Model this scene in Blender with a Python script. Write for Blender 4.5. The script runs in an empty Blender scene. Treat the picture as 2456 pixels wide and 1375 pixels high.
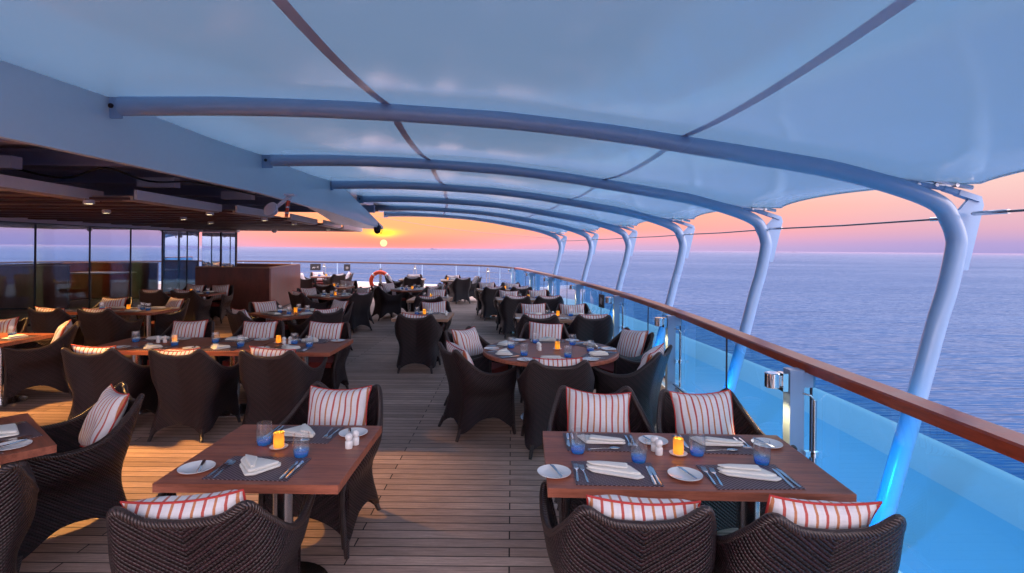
import bpy, bmesh, math, random
from mathutils import Vector, Matrix
R = math.radians
PI = math.pi
random.seed(7)
SC = bpy.context.scene
COL = SC.collection

# ------------------------------------------------------------------ camera
FPX, ROLL, EYE = 1290.0, 0.009, 1.85          # focal length in photo pixels, roll, eye height
cam_d = bpy.data.cameras.new('camera'); cam = bpy.data.objects.new('camera', cam_d); COL.objects.link(cam)
cam_d.sensor_width = 36.0; cam_d.lens = FPX/2456*36.0
cam_d.shift_y = -89.5/2456
cam_d.clip_start = .05; cam_d.clip_end = 60000
cam.location = (0, 0, EYE)
cam.rotation_euler = (R(90), ROLL*-1, 0)
SC.camera = cam

def P(px, py, z):
    'a point of the photo on the level z, in metres'
    cx = (px-1228)/FPX; cy = -(py-598)/FPX
    Y = (z-EYE)/(cx*ROLL+cy)
    return Vector(((cx-cy*ROLL)*Y, Y, z))
def PY(px, py, Y):
    'a point of the photo at the distance Y'
    cx = (px-1228)/FPX; cy = -(py-598)/FPX
    return Vector(((cx-cy*ROLL)*Y, Y, EYE+(cx*ROLL+cy)*Y))

# ------------------------------------------------------------------ world
SUN_AZ = math.atan2(920-1228, FPX)            # left of +Y
SUN_EL = R(.45)
W = bpy.data.worlds.new('World'); SC.world = W; W.use_nodes = True
nt = W.node_tree; nt.nodes.clear()
def N(t, typ, **kw):
    n = t.nodes.new(typ)
    for k, v in kw.items(): setattr(n, k, v)
    return n
def L(t, a, b): t.links.new(a, b)
def mth(t, op, a, b=None, c=None, clamp=False):
    n = N(t, 'ShaderNodeMath', operation=op); n.use_clamp = clamp
    for i, v in enumerate((a, b, c)):
        if v is None: continue
        if isinstance(v, (int, float)): n.inputs[i].default_value = v
        else: L(t, v, n.inputs[i])
    return n.outputs[0]
def ramp(t, fac, stops, interp='LINEAR'):
    n = N(t, 'ShaderNodeValToRGB'); cr = n.color_ramp; cr.interpolation = interp
    while len(cr.elements) > 1: cr.elements.remove(cr.elements[-1])
    cr.elements[0].position = stops[0][0]; cr.elements[0].color = (*stops[0][1], 1)
    for p_, c_ in stops[1:]:
        e = cr.elements.new(p_); e.color = (*c_, 1)
    if fac is not None: L(t, fac, n.inputs[0])
    return n.outputs[0]
def mix(t, fac, a, b, blend='MIX'):
    n = N(t, 'ShaderNodeMix', data_type='RGBA', blend_type=blend)
    for i, v in ((0, fac), (6, a), (7, b)):
        if isinstance(v, (int, float)): n.inputs[i].default_value = v
        elif isinstance(v, tuple): n.inputs[i].default_value = (*v, 1)
        else: L(t, v, n.inputs[i])
    return n.outputs[2]
tc = N(nt, 'ShaderNodeTexCoord'); sx = N(nt, 'ShaderNodeSeparateXYZ'); L(nt, tc.outputs['Generated'], sx.inputs[0])
X_, Y_, Z_ = sx.outputs
h = mth(nt, 'SQRT', mth(nt, 'MAXIMUM', Z_, 0.0))           # stretches the low sky
def hh(deg): return math.sqrt(math.sin(R(deg)))
sunside = ramp(nt, h, [(0, (.47, .36, .58)), (hh(.4), (.55, .37, .56)), (hh(1.1), (.78, .36, .46)), (hh(2.2), (1.0, .34, .28)),
    (hh(4.2), (1.0, .41, .25)), (hh(7.5), (.88, .53, .40)), (hh(13), (.75, .62, .70)), (hh(22), (1.2, 1.05, 1.25)), (hh(45), (2.2, 2.1, 2.6)), (1, (2.6, 2.5, 3.0))])
side = ramp(nt, h, [(0, (.28, .27, .56)), (hh(.8), (.38, .30, .56)), (hh(2), (.60, .35, .47)), (hh(4.2), (.74, .43, .44)),
    (hh(7.5), (.82, .57, .50)), (hh(12), (.65, .60, .74)), (hh(22), (.95, 1.0, 1.30)), (hh(45), (2.3, 2.2, 2.6)), (1, (2.6, 2.5, 3.0))])
back = ramp(nt, h, [(0, (.45, .48, .80)), (hh(5), (2.2, 1.75, 1.9)), (hh(12), (3.6, 2.9, 3.1)), (hh(30), (3.5, 3.0, 3.4)), (1, (2.6, 2.5, 3.0))])
sh, ch = math.sin(SUN_AZ), math.cos(SUN_AZ)
hor = mth(nt, 'SQRT', mth(nt, 'MAXIMUM', mth(nt, 'SUBTRACT', 1.0, mth(nt, 'MULTIPLY', Z_, Z_)), 1e-5))
dx = mth(nt, 'DIVIDE', mth(nt, 'ADD', mth(nt, 'MULTIPLY', X_, sh), mth(nt, 'MULTIPLY', Y_, ch)), hor)   # cos of azimuth from the sun
f1 = N(nt, 'ShaderNodeMapRange', interpolation_type='SMOOTHSTEP'); L(nt, dx, f1.inputs[0]); f1.inputs[1].default_value = .55; f1.inputs[2].default_value = 1.0
f2 = N(nt, 'ShaderNodeMapRange', interpolation_type='SMOOTHSTEP'); L(nt, dx, f2.inputs[0]); f2.inputs[1].default_value = -.5; f2.inputs[2].default_value = .45
sky = mix(nt, f1.outputs[0], mix(nt, f2.outputs[0], back, side), sunside)
LOWF = ramp(nt, h, [(hh(9), (.84, .84, .84)), (hh(20), (1, 1, 1))])
sky = mix(nt, 1.0, sky, LOWF, 'MULTIPLY')
azs = mth(nt, 'SUBTRACT', mth(nt, 'MULTIPLY', X_, ch), mth(nt, 'MULTIPLY', Y_, sh))      # sin of azimuth from the sun
front = mth(nt, 'GREATER_THAN', dx, 0.0)
def blob(z0, sa, sz, pw=1.0):
    a = mth(nt, 'POWER', mth(nt, 'ABSOLUTE', mth(nt, 'DIVIDE', azs, sa)), 2)
    b = mth(nt, 'POWER', mth(nt, 'ABSOLUTE', mth(nt, 'DIVIDE', mth(nt, 'SUBTRACT', Z_, z0), sz)), 2)
    return mth(nt, 'MULTIPLY', mth(nt, 'EXPONENT', mth(nt, 'MULTIPLY', mth(nt, 'ADD', a, b), -1.0)), front)
cl = N(nt, 'ShaderNodeTexNoise'); cl.inputs['Scale'].default_value = 6; cl.inputs['Detail'].default_value = 4
mp = N(nt, 'ShaderNodeMapping'); mp.inputs['Scale'].default_value = (1, 1, 22); L(nt, tc.outputs['Generated'], mp.inputs[0]); L(nt, mp.outputs[0], cl.inputs['Vector'])
streak = N(nt, 'ShaderNodeMapRange'); L(nt, cl.outputs['Fac'], streak.inputs[0]); streak.inputs[1].default_value = .3; streak.inputs[2].default_value = .7; streak.inputs[3].default_value = .55; streak.inputs[4].default_value = 1.15
sky = mix(nt, mth(nt, 'MULTIPLY', blob(.013, .22, .022), .92), sky, (.98, .19, .14))
sky = mix(nt, mth(nt, 'MULTIPLY', blob(.045, .30, .024), .72), sky, (.92, .35, .13))
sky = mix(nt, mth(nt, 'MULTIPLY', blob(.029, .034, .0055), streak.outputs[0], clamp=True), sky, (1.2, .62, .04))
sky = mix(nt, mth(nt, 'MULTIPLY', blob(.027, .019, .0065), 1.0, clamp=True), sky, (1.3, .95, .06))
# the sun's disc
dd = mth(nt, 'SQRT', mth(nt, 'ADD', mth(nt, 'POWER', mth(nt, 'ABSOLUTE', azs), 2), mth(nt, 'POWER', mth(nt, 'ABSOLUTE', mth(nt, 'SUBTRACT', Z_, math.sin(SUN_EL)+.0012)), 2)))
disc = mth(nt, 'MULTIPLY', mth(nt, 'LESS_THAN', dd, .0062), front)
sky = mix(nt, disc, sky, (1.1, .82, .36))
ns = N(nt, 'ShaderNodeTexSky', sky_type='NISHITA'); ns.sun_disc = False; ns.sun_elevation = SUN_EL; ns.sun_rotation = SUN_AZ
sky = mix(nt, 1.0, sky, mix(nt, 1.0, ns.outputs[0], (.008, .008, .008), 'MULTIPLY'), 'ADD')
bg = N(nt, 'ShaderNodeBackground'); bg.inputs['Strength'].default_value = 1.0; L(nt, sky, bg.inputs[0])
L(nt, bg.outputs[0], N(nt, 'ShaderNodeOutputWorld').inputs[0])

sd = bpy.data.lights.new('sun', 'SUN'); sd.energy = .003; sd.angle = R(.5); sd.color = (1, .16, .08)
so = bpy.data.objects.new('sun', sd); COL.objects.link(so)
sdir = Vector((math.sin(SUN_AZ)*math.cos(R(1.2)), math.cos(SUN_AZ)*math.cos(R(1.2)), math.sin(R(1.2))))
so.rotation_euler = sdir.to_track_quat('Z', 'Y').to_euler(); so.location = sdir*50

SC.view_settings.view_transform = 'Standard'; SC.view_settings.look = 'None'
SC.view_settings.exposure = 0.58; SC.view_settings.gamma = 1.0
SC.cycles.use_denoising = True
SC.cycles.max_bounces = 9; SC.cycles.transparent_max_bounces = 24; SC.cycles.transmission_bounces = 8; SC.cycles.diffuse_bounces = 4
SC.cycles.caustics_reflective = False; SC.cycles.caustics_refractive = False
SC.cycles.sample_clamp_indirect = 4.0

# ------------------------------------------------------------------ helpers
def s2l(r, g, b):
    f = lambda c: (c/255/12.92) if c/255 <= .04045 else ((c/255+.055)/1.055)**2.4
    return (f(r), f(g), f(b))
MATS = {}
def mat(name, color=(.5, .5, .5), rough=.5, metal=0., spec=.5, **kw):
    m = bpy.data.materials.new(name); m.use_nodes = True; t = m.node_tree
    b = t.nodes['Principled BSDF']
    b.inputs['Base Color'].default_value = (*color, 1); b.inputs['Roughness'].default_value = rough
    b.inputs['Metallic'].default_value = metal; b.inputs['Specular IOR Level'].default_value = spec
    for k, v in kw.items(): b.inputs[k].default_value = v
    MATS[name] = m
    return m, t, b
def noise(t, vec, scale, detail=4, rough=.55, mscale=None, mrot=None):
    if mscale:
        q = N(t, 'ShaderNodeMapping'); q.inputs['Scale'].default_value = mscale
        if mrot: q.inputs['Rotation'].default_value = mrot
        L(t, vec, q.inputs[0]); vec = q.outputs[0]
    n = N(t, 'ShaderNodeTexNoise'); n.inputs['Scale'].default_value = scale; n.inputs['Detail'].default_value = detail; n.inputs['Roughness'].default_value = rough
    L(t, vec, n.inputs['Vector']); return n.outputs['Fac']
def bump(t, b, h, dist, strength=1.0):
    n = N(t, 'ShaderNodeBump'); n.inputs['Distance'].default_value = dist; n.inputs['Strength'].default_value = strength
    L(t, h, n.inputs['Height']); L(t, n.outputs[0], b.inputs['Normal'])
def schlick(t, f0, base=0.0):
    lw = N(t, 'ShaderNodeLayerWeight'); lw.inputs[0].default_value = .5
    f = mth(t, 'POWER', lw.outputs['Facing'], 5.0)
    return mth(t, 'MULTIPLY_ADD', f, 1-f0-base, f0+base, clamp=True)
def coord(t, k='Object'): return N(t, 'ShaderNodeTexCoord').outputs[k]
def wpos(t): return N(t, 'ShaderNodeNewGeometry').outputs['Position']

class MB:
    'collects shapes in one mesh'
    def __init__(s): s.bm = bmesh.new(); s.uv = s.bm.loops.layers.uv.new('uv')
    def grid(s, pts, uvs=None, closed_u=False, closed_v=False, flip=False):
        bm = s.bm; nu, nv = len(pts), len(pts[0])
        V = [[bm.verts.new(p) for p in row] for row in pts]
        for i in range(nu if closed_u else nu-1):
            for j in range(nv if closed_v else nv-1):
                i2, j2 = (i+1) % nu, (j+1) % nv
                idx = [(i, j), (i2, j), (i2, j2), (i, j2)]
                if flip: idx.reverse()
                try: f = bm.faces.new([V[a][b] for a, b in idx])
                except ValueError: continue
                f.smooth = True
                if uvs:
                    for lp, (a, b) in zip(f.loops, idx): lp[s.uv].uv = uvs[a][b]
        return V
    def box(s, c, size, rz=0, rx=0, ry=0, M=None):
        m = Matrix.Translation(c) @ Matrix.Rotation(rz, 4, 'Z') @ Matrix.Rotation(ry, 4, 'Y') @ Matrix.Rotation(rx, 4, 'X')
        if M: m = M @ m
        h = [v/2 for v in size]
        V = [s.bm.verts.new(m @ Vector((a*h[0], b*h[1], c_*h[2]))) for a in (-1, 1) for b in (-1, 1) for c_ in (-1, 1)]
        for q in ((0, 1, 3, 2), (4, 6, 7, 5), (0, 4, 5, 1), (2, 3, 7, 6), (0, 2, 6, 4), (1, 5, 7, 3)):
            s.bm.faces.new([V[k] for k in q])
        return s
    def quad(s, *p):
        s.bm.faces.new([s.bm.verts.new(q) for q in p]); return s
    def tube(s, path, r, n=12, caps=True, up=None, sy=1.0):
        path = [Vector(p) for p in path]; k = len(path)
        rr = r if isinstance(r, (list, tuple)) else [r]*k
        rows = []; uvs = []; d = 0
        t0 = (path[1]-path[0]).normalized()
        ref = Vector(up) if up else (Vector((0, 0, 1)) if abs(t0.z) < .9 else Vector((1, 0, 0)))
        for i in range(k):
            t = (path[min(i+1, k-1)]-path[max(i-1, 0)]).normalized()
            a = t.cross(ref)
            if a.length < 1e-4: a = t.orthogonal()
            a.normalize(); b = a.cross(t).normalized(); ref = b
            if i: d += (path[i]-path[i-1]).length
            rows.append([path[i]+a*math.cos(2*PI*j/n)*rr[i]+b*math.sin(2*PI*j/n)*rr[i]*sy for j in range(n)])
            uvs.append([(d, 2*PI*r_*j/n) for j, r_ in [(j, rr[i]) for j in range(n)]])
        V = s.grid(rows, uvs, closed_v=True)
        if caps:
            for row in (V[0][::-1], V[-1]):
                try: s.bm.faces.new(row)
                except ValueError: pass
        return s
    def cyl(s, a, b, r, r2=None, n=20): return s.tube([a, b], [r, r if r2 is None else r2], n)
    def lathe(s, prof, c=(0, 0, 0), n=28):
        c = Vector(c)
        rows = [[c+Vector((r*math.cos(2*PI*j/n), r*math.sin(2*PI*j/n), z)) for j in range(n)] for r, z in prof]
        V = s.grid(rows, closed_v=True, flip=True)
        return s
    def prism(s, poly, z0, z1, M=None):
        'outline in the xy plane extruded in z'
        M = M or Matrix()
        a = [s.bm.verts.new(M @ Vector((x, y, z0))) for x, y in poly]; b = [s.bm.verts.new(M @ Vector((x, y, z1))) for x, y in poly]
        s.bm.faces.new(a[::-1]); s.bm.faces.new(b); n = len(poly)
        for i in range(n): s.bm.faces.new([a[i], a[(i+1) % n], b[(i+1) % n], b[i]])
        return s
    def bevel(s, w, seg=2, ang=40):
        es = [e for e in s.bm.edges if len(e.link_faces) == 2 and e.calc_face_angle() > R(ang)]
        if es: bmesh.ops.bevel(s.bm, geom=es, offset=w, segments=seg, affect='EDGES', profile=.5)
        return s
    def mesh(s, name, m, smooth=35):
        bmesh.ops.recalc_face_normals(s.bm, faces=s.bm.faces)
        me = bpy.data.meshes.new(name); s.bm.to_mesh(me); s.bm.free()
        if smooth:
            for p in me.polygons: p.use_smooth = True
            me.set_sharp_from_angle(angle=R(smooth))
        me.materials.append(m); return me
    def build(s, name, m, parent=None, smooth=35, loc=None):
        o = bpy.data.objects.new(name, s.mesh(name, m, smooth)); COL.objects.link(o)
        if parent: o.parent = parent
        if loc: o.location = loc
        return o
def tag(o, label=None, cat=None, group=None, kind=None):
    for k, v in (('label', label), ('category', cat), ('group', group), ('kind', kind)):
        if v: o[k] = v
    return o
def empty(name, loc=(0, 0, 0), rz=0, label=None, cat=None, group=None):
    o = bpy.data.objects.new(name, None); COL.objects.link(o); o.location = loc; o.rotation_euler = (0, 0, rz)
    o.empty_display_size = .1
    return tag(o, label, cat, group)
KIDS = {}
def copy_tree(o, parent=None):
    c = o.copy(); COL.objects.link(c); c.parent = parent
    for ch_ in KIDS.get(o.name) or list(o.children): copy_tree(ch_, c)
    return c
class Kind:
    'a thing built once; the first use moves the original, later ones copy it'
    def __init__(s, make): s.o = make(); s.used = False
    def put(s, loc, rot=0, label=None, group=None, euler=None):
        o = copy_tree(s.o) if s.used else s.o
        s.used = True
        o.location = loc; o.rotation_euler = euler if euler else (0, 0, rot)
        return tag(o, label, None, group)
def spline(pts, n):
    'Catmull-Rom through points'
    pts = [Vector(p) for p in pts]; out = []
    q = [2*pts[0]-pts[1]]+pts+[2*pts[-1]-pts[-2]]
    for i in range(1, len(q)-2):
        for k in range(n):
            t = k/n; a, b, c, d = q[i-1], q[i], q[i+1], q[i+2]
            out.append(.5*((2*b)+(c-a)*t+(2*a-5*b+4*c-d)*t*t+(3*b-a-3*c+d)*t**3))
    out.append(pts[-1]); return out
def ss(a, b, x):
    x = max(0, min(1, (x-a)/(b-a))); return x*x*(3-2*x)

# ------------------------------------------------------------------ materials
def wood(name, c1, c2, rough, grain=(1, 14, 14), scale=3, k='Object', coat=0, bmp=.0006):
    m, t, b = mat(name, c1, rough); v = coord(t, k) if k != 'world' else wpos(t)
    n1 = noise(t, v, scale, 5, .6, grain); n2 = noise(t, v, scale*9, 3, .6, grain)
    n3 = noise(t, v, 1.1, 2)
    f = mth(t, 'ADD', mth(t, 'MULTIPLY', n1, .75), mth(t, 'MULTIPLY', n2, .35))
    c = ramp(t, f, [(.43, c2), (.63, c1)])
    c = mix(t, mth(t, 'MULTIPLY', n3, .5), c, tuple(x*.7 for x in c2))
    L(t, c, b.inputs['Base Color']); b.inputs['Coat Weight'].default_value = coat; b.inputs['Coat Roughness'].default_value = .12
    L(t, mth(t, 'MULTIPLY_ADD', n1, .25, rough-.12), b.inputs['Roughness'])
    bump(t, b, f, bmp); return m
M_TABLE = wood('table_teak', (.46, .150, .085), (.23, .068, .040), .42)
M_TABLE2 = wood('pale_teak', (.50, .29, .18), (.33, .18, .11), .45)
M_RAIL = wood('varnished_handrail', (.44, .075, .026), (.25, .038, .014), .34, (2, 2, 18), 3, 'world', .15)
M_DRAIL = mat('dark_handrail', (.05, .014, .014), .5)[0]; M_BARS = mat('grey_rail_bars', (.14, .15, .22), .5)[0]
M_COUNTER = wood('counter_veneer', (.26, .075, .050), (.16, .045, .032), .38, (2.5, 2.5, .8), 2, 'world', .1)
M_COUNTER_TOP = wood('counter_rim_wood', (.50, .26, .17), (.38, .18, .11), .4, (3, 3, 3), 2, 'world')
M_BEAM = wood('dark_beam_wood', (.10, .028, .020), (.06, .018, .012), .5, (1, 10, 10), 2, 'world')
M_SLAT = wood('ceiling_slat_wood', (.62, .50, .40), (.50, .38, .29), .5, (1, 10, 10), 2, 'world')

# deck
m, t, b = mat('teak_deck', (.3, .24, .2), .62); v = wpos(t)
mp = N(t, 'ShaderNodeMapping'); L(t, v, mp.inputs[0])
br = N(t, 'ShaderNodeTexBrick', offset=.37, offset_frequency=2, squash=1.0)
L(t, mp.outputs[0], br.inputs['Vector'])
for k_, v_ in (('Scale', 1), ('Mortar Size', .0045), ('Mortar Smooth', .15), ('Bias', 0), ('Brick Width', 2.6), ('Row Height', .098)): br.inputs[k_].default_value = v_
br.inputs['Color1'].default_value = (.64, .45, .37, 1); br.inputs['Color2'].default_value = (.43, .295, .24, 1); br.inputs['Mortar'].default_value = (.045, .032, .028, 1)
g1 = noise(t, v, 5, 5, .65, (1, 16, 1)); g2 = noise(t, v, .6, 3)
g3 = noise(t, v, 34, 3, .6, (1, 9, 1))
c = mix(t, 1.0, br.outputs['Color'], ramp(t, g1, [(.28, (.62, .60, .60)), (.72, (1.22, 1.2, 1.16))]), 'MULTIPLY')
c = mix(t, 1.0, c, ramp(t, g2, [(.32, (.74, .72, .72)), (.66, (1.12, 1.1, 1.08))]), 'MULTIPLY')
c = mix(t, 1.0, c, ramp(t, g3, [(.3, (.88, .88, .88)), (.7, (1.08, 1.08, 1.08))]), 'MULTIPLY')
L(t, c, b.inputs['Base Color']); b.inputs['Specular IOR Level'].default_value = .25; L(t, mth(t, 'MULTIPLY_ADD', g2, .25, .52), b.inputs['Roughness'])
bump(t, b, mth(t, 'SUBTRACT', mth(t, 'MULTIPLY', g1, .25), br.outputs['Fac']), .002)
M_DECK = m

# woven wicker: chevron twill over a uv map in metres
m, t, b = mat('dark_wicker', (.03, .016, .016), .34, spec=.40)
uvn = N(t, 'ShaderNodeUVMap'); uvn.uv_map = 'uv'; sp = N(t, 'ShaderNodeSeparateXYZ'); L(t, uvn.outputs[0], sp.inputs[0])
au = mth(t, 'ABSOLUTE', sp.outputs[0])
p_ = mth(t, 'DIVIDE', mth(t, 'SUBTRACT', sp.outputs[1], mth(t, 'MULTIPLY', au, .80)), .0205)
q_ = mth(t, 'DIVIDE', mth(t, 'ADD', mth(t, 'MULTIPLY', sp.outputs[1], .8), au), .0200)
row = mth(t, 'FLOOR', p_); fr = mth(t, 'SUBTRACT', p_, row)
prof = mth(t, 'SINE', mth(t, 'MULTIPLY', fr, PI))
seg = mth(t, 'ABSOLUTE', mth(t, 'SINE', mth(t, 'MULTIPLY', mth(t, 'ADD', q_, mth(t, 'MULTIPLY', row, .5)), PI)))
hgt = mth(t, 'MULTIPLY', mth(t, 'POWER', prof, .7), mth(t, 'MULTIPLY_ADD', mth(t, 'POWER', seg, .5), .6, .4))
nz = noise(t, coord(t), 9, 2)
alt = mth(t, 'MULTIPLY_ADD', mth(t, 'SINE', mth(t, 'MULTIPLY', p_, 2*PI/3)), .5, .5)
c = mix(t, hgt, (.001, .0006, .0008), mix(t, alt, mix(t, nz, (.008, .0035, .005), (.014, .006, .008)), mix(t, nz, (.028, .011, .015), (.042, .016, .022))))
L(t, c, b.inputs['Base Color']); bump(t, b, hgt, .0055)
M_WICKER = m
m, t, b = mat('wicker_braid', (.05, .028, .026), .34, spec=.6)
uvn = N(t, 'ShaderNodeUVMap'); uvn.uv_map = 'uv'; sp = N(t, 'ShaderNodeSeparateXYZ'); L(t, uvn.outputs[0], sp.inputs[0])
hb = mth(t, 'ABSOLUTE', mth(t, 'SINE', mth(t, 'MULTIPLY', mth(t, 'ADD', sp.outputs[0], mth(t, 'MULTIPLY', sp.outputs[1], .5)), PI/.013)))
L(t, mix(t, hb, (.005, .003, .003), (.045, .024, .022)), b.inputs['Base Color']); bump(t, b, hb, .004)
M_BRAID = m
M_SEAT = mat('red_seat_fabric', (.22, .028, .022), .85)[0]
t = M_SEAT.node_tree; bump(t, t.nodes['Principled BSDF'], noise(t, coord(t), 260, 2), .0008)
# striped cushion cloth
m, t, b = mat('striped_cushion_cloth', (.7, .68, .68), .9)
uvn = N(t, 'ShaderNodeUVMap'); uvn.uv_map = 'uv'; sp = N(t, 'ShaderNodeSeparateXYZ'); L(t, uvn.outputs[0], sp.inputs[0])
wv = noise(t, coord(t), 160, 2, .5, (1, .15, .15)); wv2 = noise(t, coord(t), 160, 2, .5, (.15, 1, 1))
def stripe(off, hw, per):
    f = mth(t, 'FRACT', mth(t, 'ADD', mth(t, 'DIVIDE', sp.outputs[0], per), off))
    return mth(t, 'LESS_THAN', mth(t, 'ABSOLUTE', mth(t, 'SUBTRACT', f, .5)), hw)
base = mix(t, mth(t, 'ADD', mth(t, 'MULTIPLY', wv, .5), mth(t, 'MULTIPLY', wv2, .5)), (.56, .55, .57), (.82, .80, .80))
c = mix(t, stripe(.5, .070, .082), base, mix(t, wv2, (.38, .055, .045), (.56, .13, .10)))
c = mix(t, stripe(0., .065, .082), c, mix(t, wv2, (.40, .14, .055), (.58, .25, .12)))
L(t, c, b.inputs['Base Color']); b.inputs['Sheen Weight'].default_value = .2
big = noise(t, coord(t), 7, 3)
bump(t, b, mth(t, 'ADD', mth(t, 'MULTIPLY', wv, .06), mth(t, 'MULTIPLY', big, 1.0)), .010)
M_PILLOW = m
M_PIPE = mat('red_piping', (.45, .035, .03), .7)[0]
def steel(name, col=(.62, .62, .64), rough=.22):
    m, t, b = mat(name, col, rough, 1.0)
    n = noise(t, coord(t), 60, 2, .5, (1, 1, .05)); L(t, mth(t, 'MULTIPLY_ADD', n, .12, rough-.04), b.inputs['Roughness']); return m
M_STEEL = steel('brushed_steel'); M_CUTLERY = mat('cutlery_steel', (.80, .80, .82), .12, 1.0)[0]
M_CHROME = mat('chrome', (.85, .86, .88), .06, 1.0)[0]
def paint(name, col, rough=.35, var=.06, coat=0):
    m, t, b = mat(name, col, rough); v = wpos(t)
    n = noise(t, v, .9, 2); n2 = noise(t, v, 14, 1)
    f = mth(t, 'ADD', mth(t, 'MULTIPLY', n, .7), mth(t, 'MULTIPLY', n2, .3))
    L(t, mix(t, f, tuple(x*(1-var) for x in col), tuple(min(1, x*(1+var)) for x in col)), b.inputs['Base Color'])
    L(t, mth(t, 'MULTIPLY_ADD', n, .05, rough-.02), b.inputs['Roughness']); b.inputs['Coat Weight'].default_value = coat
    return m
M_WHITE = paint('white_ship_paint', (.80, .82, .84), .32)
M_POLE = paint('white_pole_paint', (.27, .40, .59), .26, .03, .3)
M_HULL = paint('white_hull_paint', (.16, .22, .27), .4, .10)
M_SIDE = paint('blue_side_deck', (.022, .165, .26), .35, .10)  # inner trough of the hull shoulder, deeper blue than the outer slope
M_FASCIA = paint('fascia_paint', (.66, .78, .84), .30)
M_DARKSTEEL = mat('dark_metal', (.035, .03, .04), .4, .6)[0]
M_SOFFIT = paint('soffit_paint', (.46, .46, .60), .6)
M_GREYM = paint('grey_header_metal', (.72, .70, .78), .3)
M_CABLE = mat('cable_steel', (.25, .20, .20), .35, .9)[0]
# canopy membrane: white coated fabric that lets skylight through
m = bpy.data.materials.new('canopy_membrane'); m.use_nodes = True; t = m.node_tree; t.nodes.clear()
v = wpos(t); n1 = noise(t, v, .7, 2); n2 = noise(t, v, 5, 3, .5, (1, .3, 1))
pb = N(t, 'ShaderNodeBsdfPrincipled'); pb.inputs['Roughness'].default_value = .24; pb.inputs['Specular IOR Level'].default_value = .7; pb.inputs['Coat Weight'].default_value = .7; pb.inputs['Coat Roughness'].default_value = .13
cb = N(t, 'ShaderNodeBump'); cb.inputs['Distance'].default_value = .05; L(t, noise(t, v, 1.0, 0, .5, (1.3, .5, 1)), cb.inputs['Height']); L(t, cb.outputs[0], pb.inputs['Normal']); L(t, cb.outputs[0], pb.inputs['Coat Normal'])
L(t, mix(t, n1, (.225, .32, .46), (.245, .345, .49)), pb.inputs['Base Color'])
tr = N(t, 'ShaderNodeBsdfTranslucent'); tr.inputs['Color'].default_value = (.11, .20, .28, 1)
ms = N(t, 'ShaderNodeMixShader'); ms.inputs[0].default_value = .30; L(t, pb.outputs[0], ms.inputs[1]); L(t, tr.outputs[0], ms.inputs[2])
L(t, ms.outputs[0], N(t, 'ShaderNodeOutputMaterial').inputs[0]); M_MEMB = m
M_SEAM = mat('canopy_seam', (.40, .44, .60), .2)[0]
def pane_mat(name, tint, refl_ior, gloss=(.95, .97, 1), base=0.0):
    m = bpy.data.materials.new(name); m.use_nodes = True; t = m.node_tree; t.nodes.clear()
    a = N(t, 'ShaderNodeBsdfTransparent'); a.inputs[0].default_value = (*tint, 1)
    g = N(t, 'ShaderNodeBsdfGlossy'); g.inputs['Roughness'].default_value = .015; g.inputs[0].default_value = (*gloss, 1)
    ms = N(t, 'ShaderNodeMixShader'); L(t, schlick(t, ((refl_ior-1)/(refl_ior+1))**2, base), ms.inputs[0]); L(t, a.outputs[0], ms.inputs[1]); L(t, g.outputs[0], ms.inputs[2])
    L(t, ms.outputs[0], N(t, 'ShaderNodeOutputMaterial').inputs[0]); return m
M_RGLASS = pane_mat('tinted_rail_glass', (.25, .62, .82), 1.35)
M_WGLASS = pane_mat('coated_wall_glass', (.50, .66, .74), 1.5, (.82, .90, 1.0), .72)
# tumbler glass, blue at its foot
m = bpy.data.materials.new('tumbler_glass'); m.use_nodes = True; t = m.node_tree; t.nodes.clear()
sp = N(t, 'ShaderNodeSeparateXYZ'); L(t, coord(t), sp.inputs[0])
c = ramp(t, mth(t, 'DIVIDE', sp.outputs[2], .115), [(0, (.04, .38, .95)), (.16, (.14, .54, 1)), (.34, (.86, .95, 1.0)), (.5, (.98, .99, 1.0))])
a = N(t, 'ShaderNodeBsdfTransparent'); L(t, c, a.inputs[0])
g = N(t, 'ShaderNodeBsdfGlossy'); g.inputs['Roughness'].default_value = .03
df = N(t, 'ShaderNodeBsdfDiffuse'); L(t, c, df.inputs[0])
ms = N(t, 'ShaderNodeMixShader'); L(t, schlick(t, .05), ms.inputs[0])
ms0 = N(t, 'ShaderNodeMixShader'); L(t, ramp(t, mth(t, 'DIVIDE', sp.outputs[2], .115), [(.02, (.40,)*3), (.25, (.16,)*3), (.4, (.02,)*3)]), ms0.inputs[0])
L(t, a.outputs[0], ms0.inputs[1]); L(t, df.outputs[0], ms0.inputs[2])
L(t, ms0.outputs[0], ms.inputs[1]); L(t, g.outputs[0], ms.inputs[2])
L(t, ms.outputs[0], N(t, 'ShaderNodeOutputMaterial').inputs[0]); M_TUMBLER = m
M_CLEAR = pane_mat('clear_glass', (.95, .96, .97), 1.5)
M_CHINA = mat('white_china', (.78, .79, .78), .12, Coat_Weight=0)[0] if False else mat('white_china', (.78, .79, .78), .12)[0]
m, t, b = mat('cream_napkin_cloth', (.80, .79, .72), .85); bump(t, b, mth(t, 'ADD', mth(t, 'MULTIPLY', noise(t, coord(t), 300, 2), .15), noise(t, coord(t), 22, 3)), .004); M_NAPKIN = m
m, t, b = mat('woven_placemat', (.08, .05, .06), .5)
uvn = coord(t); sp = N(t, 'ShaderNodeSeparateXYZ'); L(t, uvn, sp.inputs[0])
def wave(o, k): return mth(t, 'SINE', mth(t, 'MULTIPLY', o, 2*PI/k))
ck = mth(t, 'MULTIPLY', wave(sp.outputs[0], .022), wave(sp.outputs[1], .016))
ckc = mth(t, 'MULTIPLY_ADD', ck, .5, .5)
L(t, ramp(t, ckc, [(.3, (.018, .010, .014)), (.62, (.15, .095, .11)), (1, (.32, .24, .27))]), b.inputs['Base Color']); bump(t, b, ckc, .0015); M_MAT = m
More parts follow.
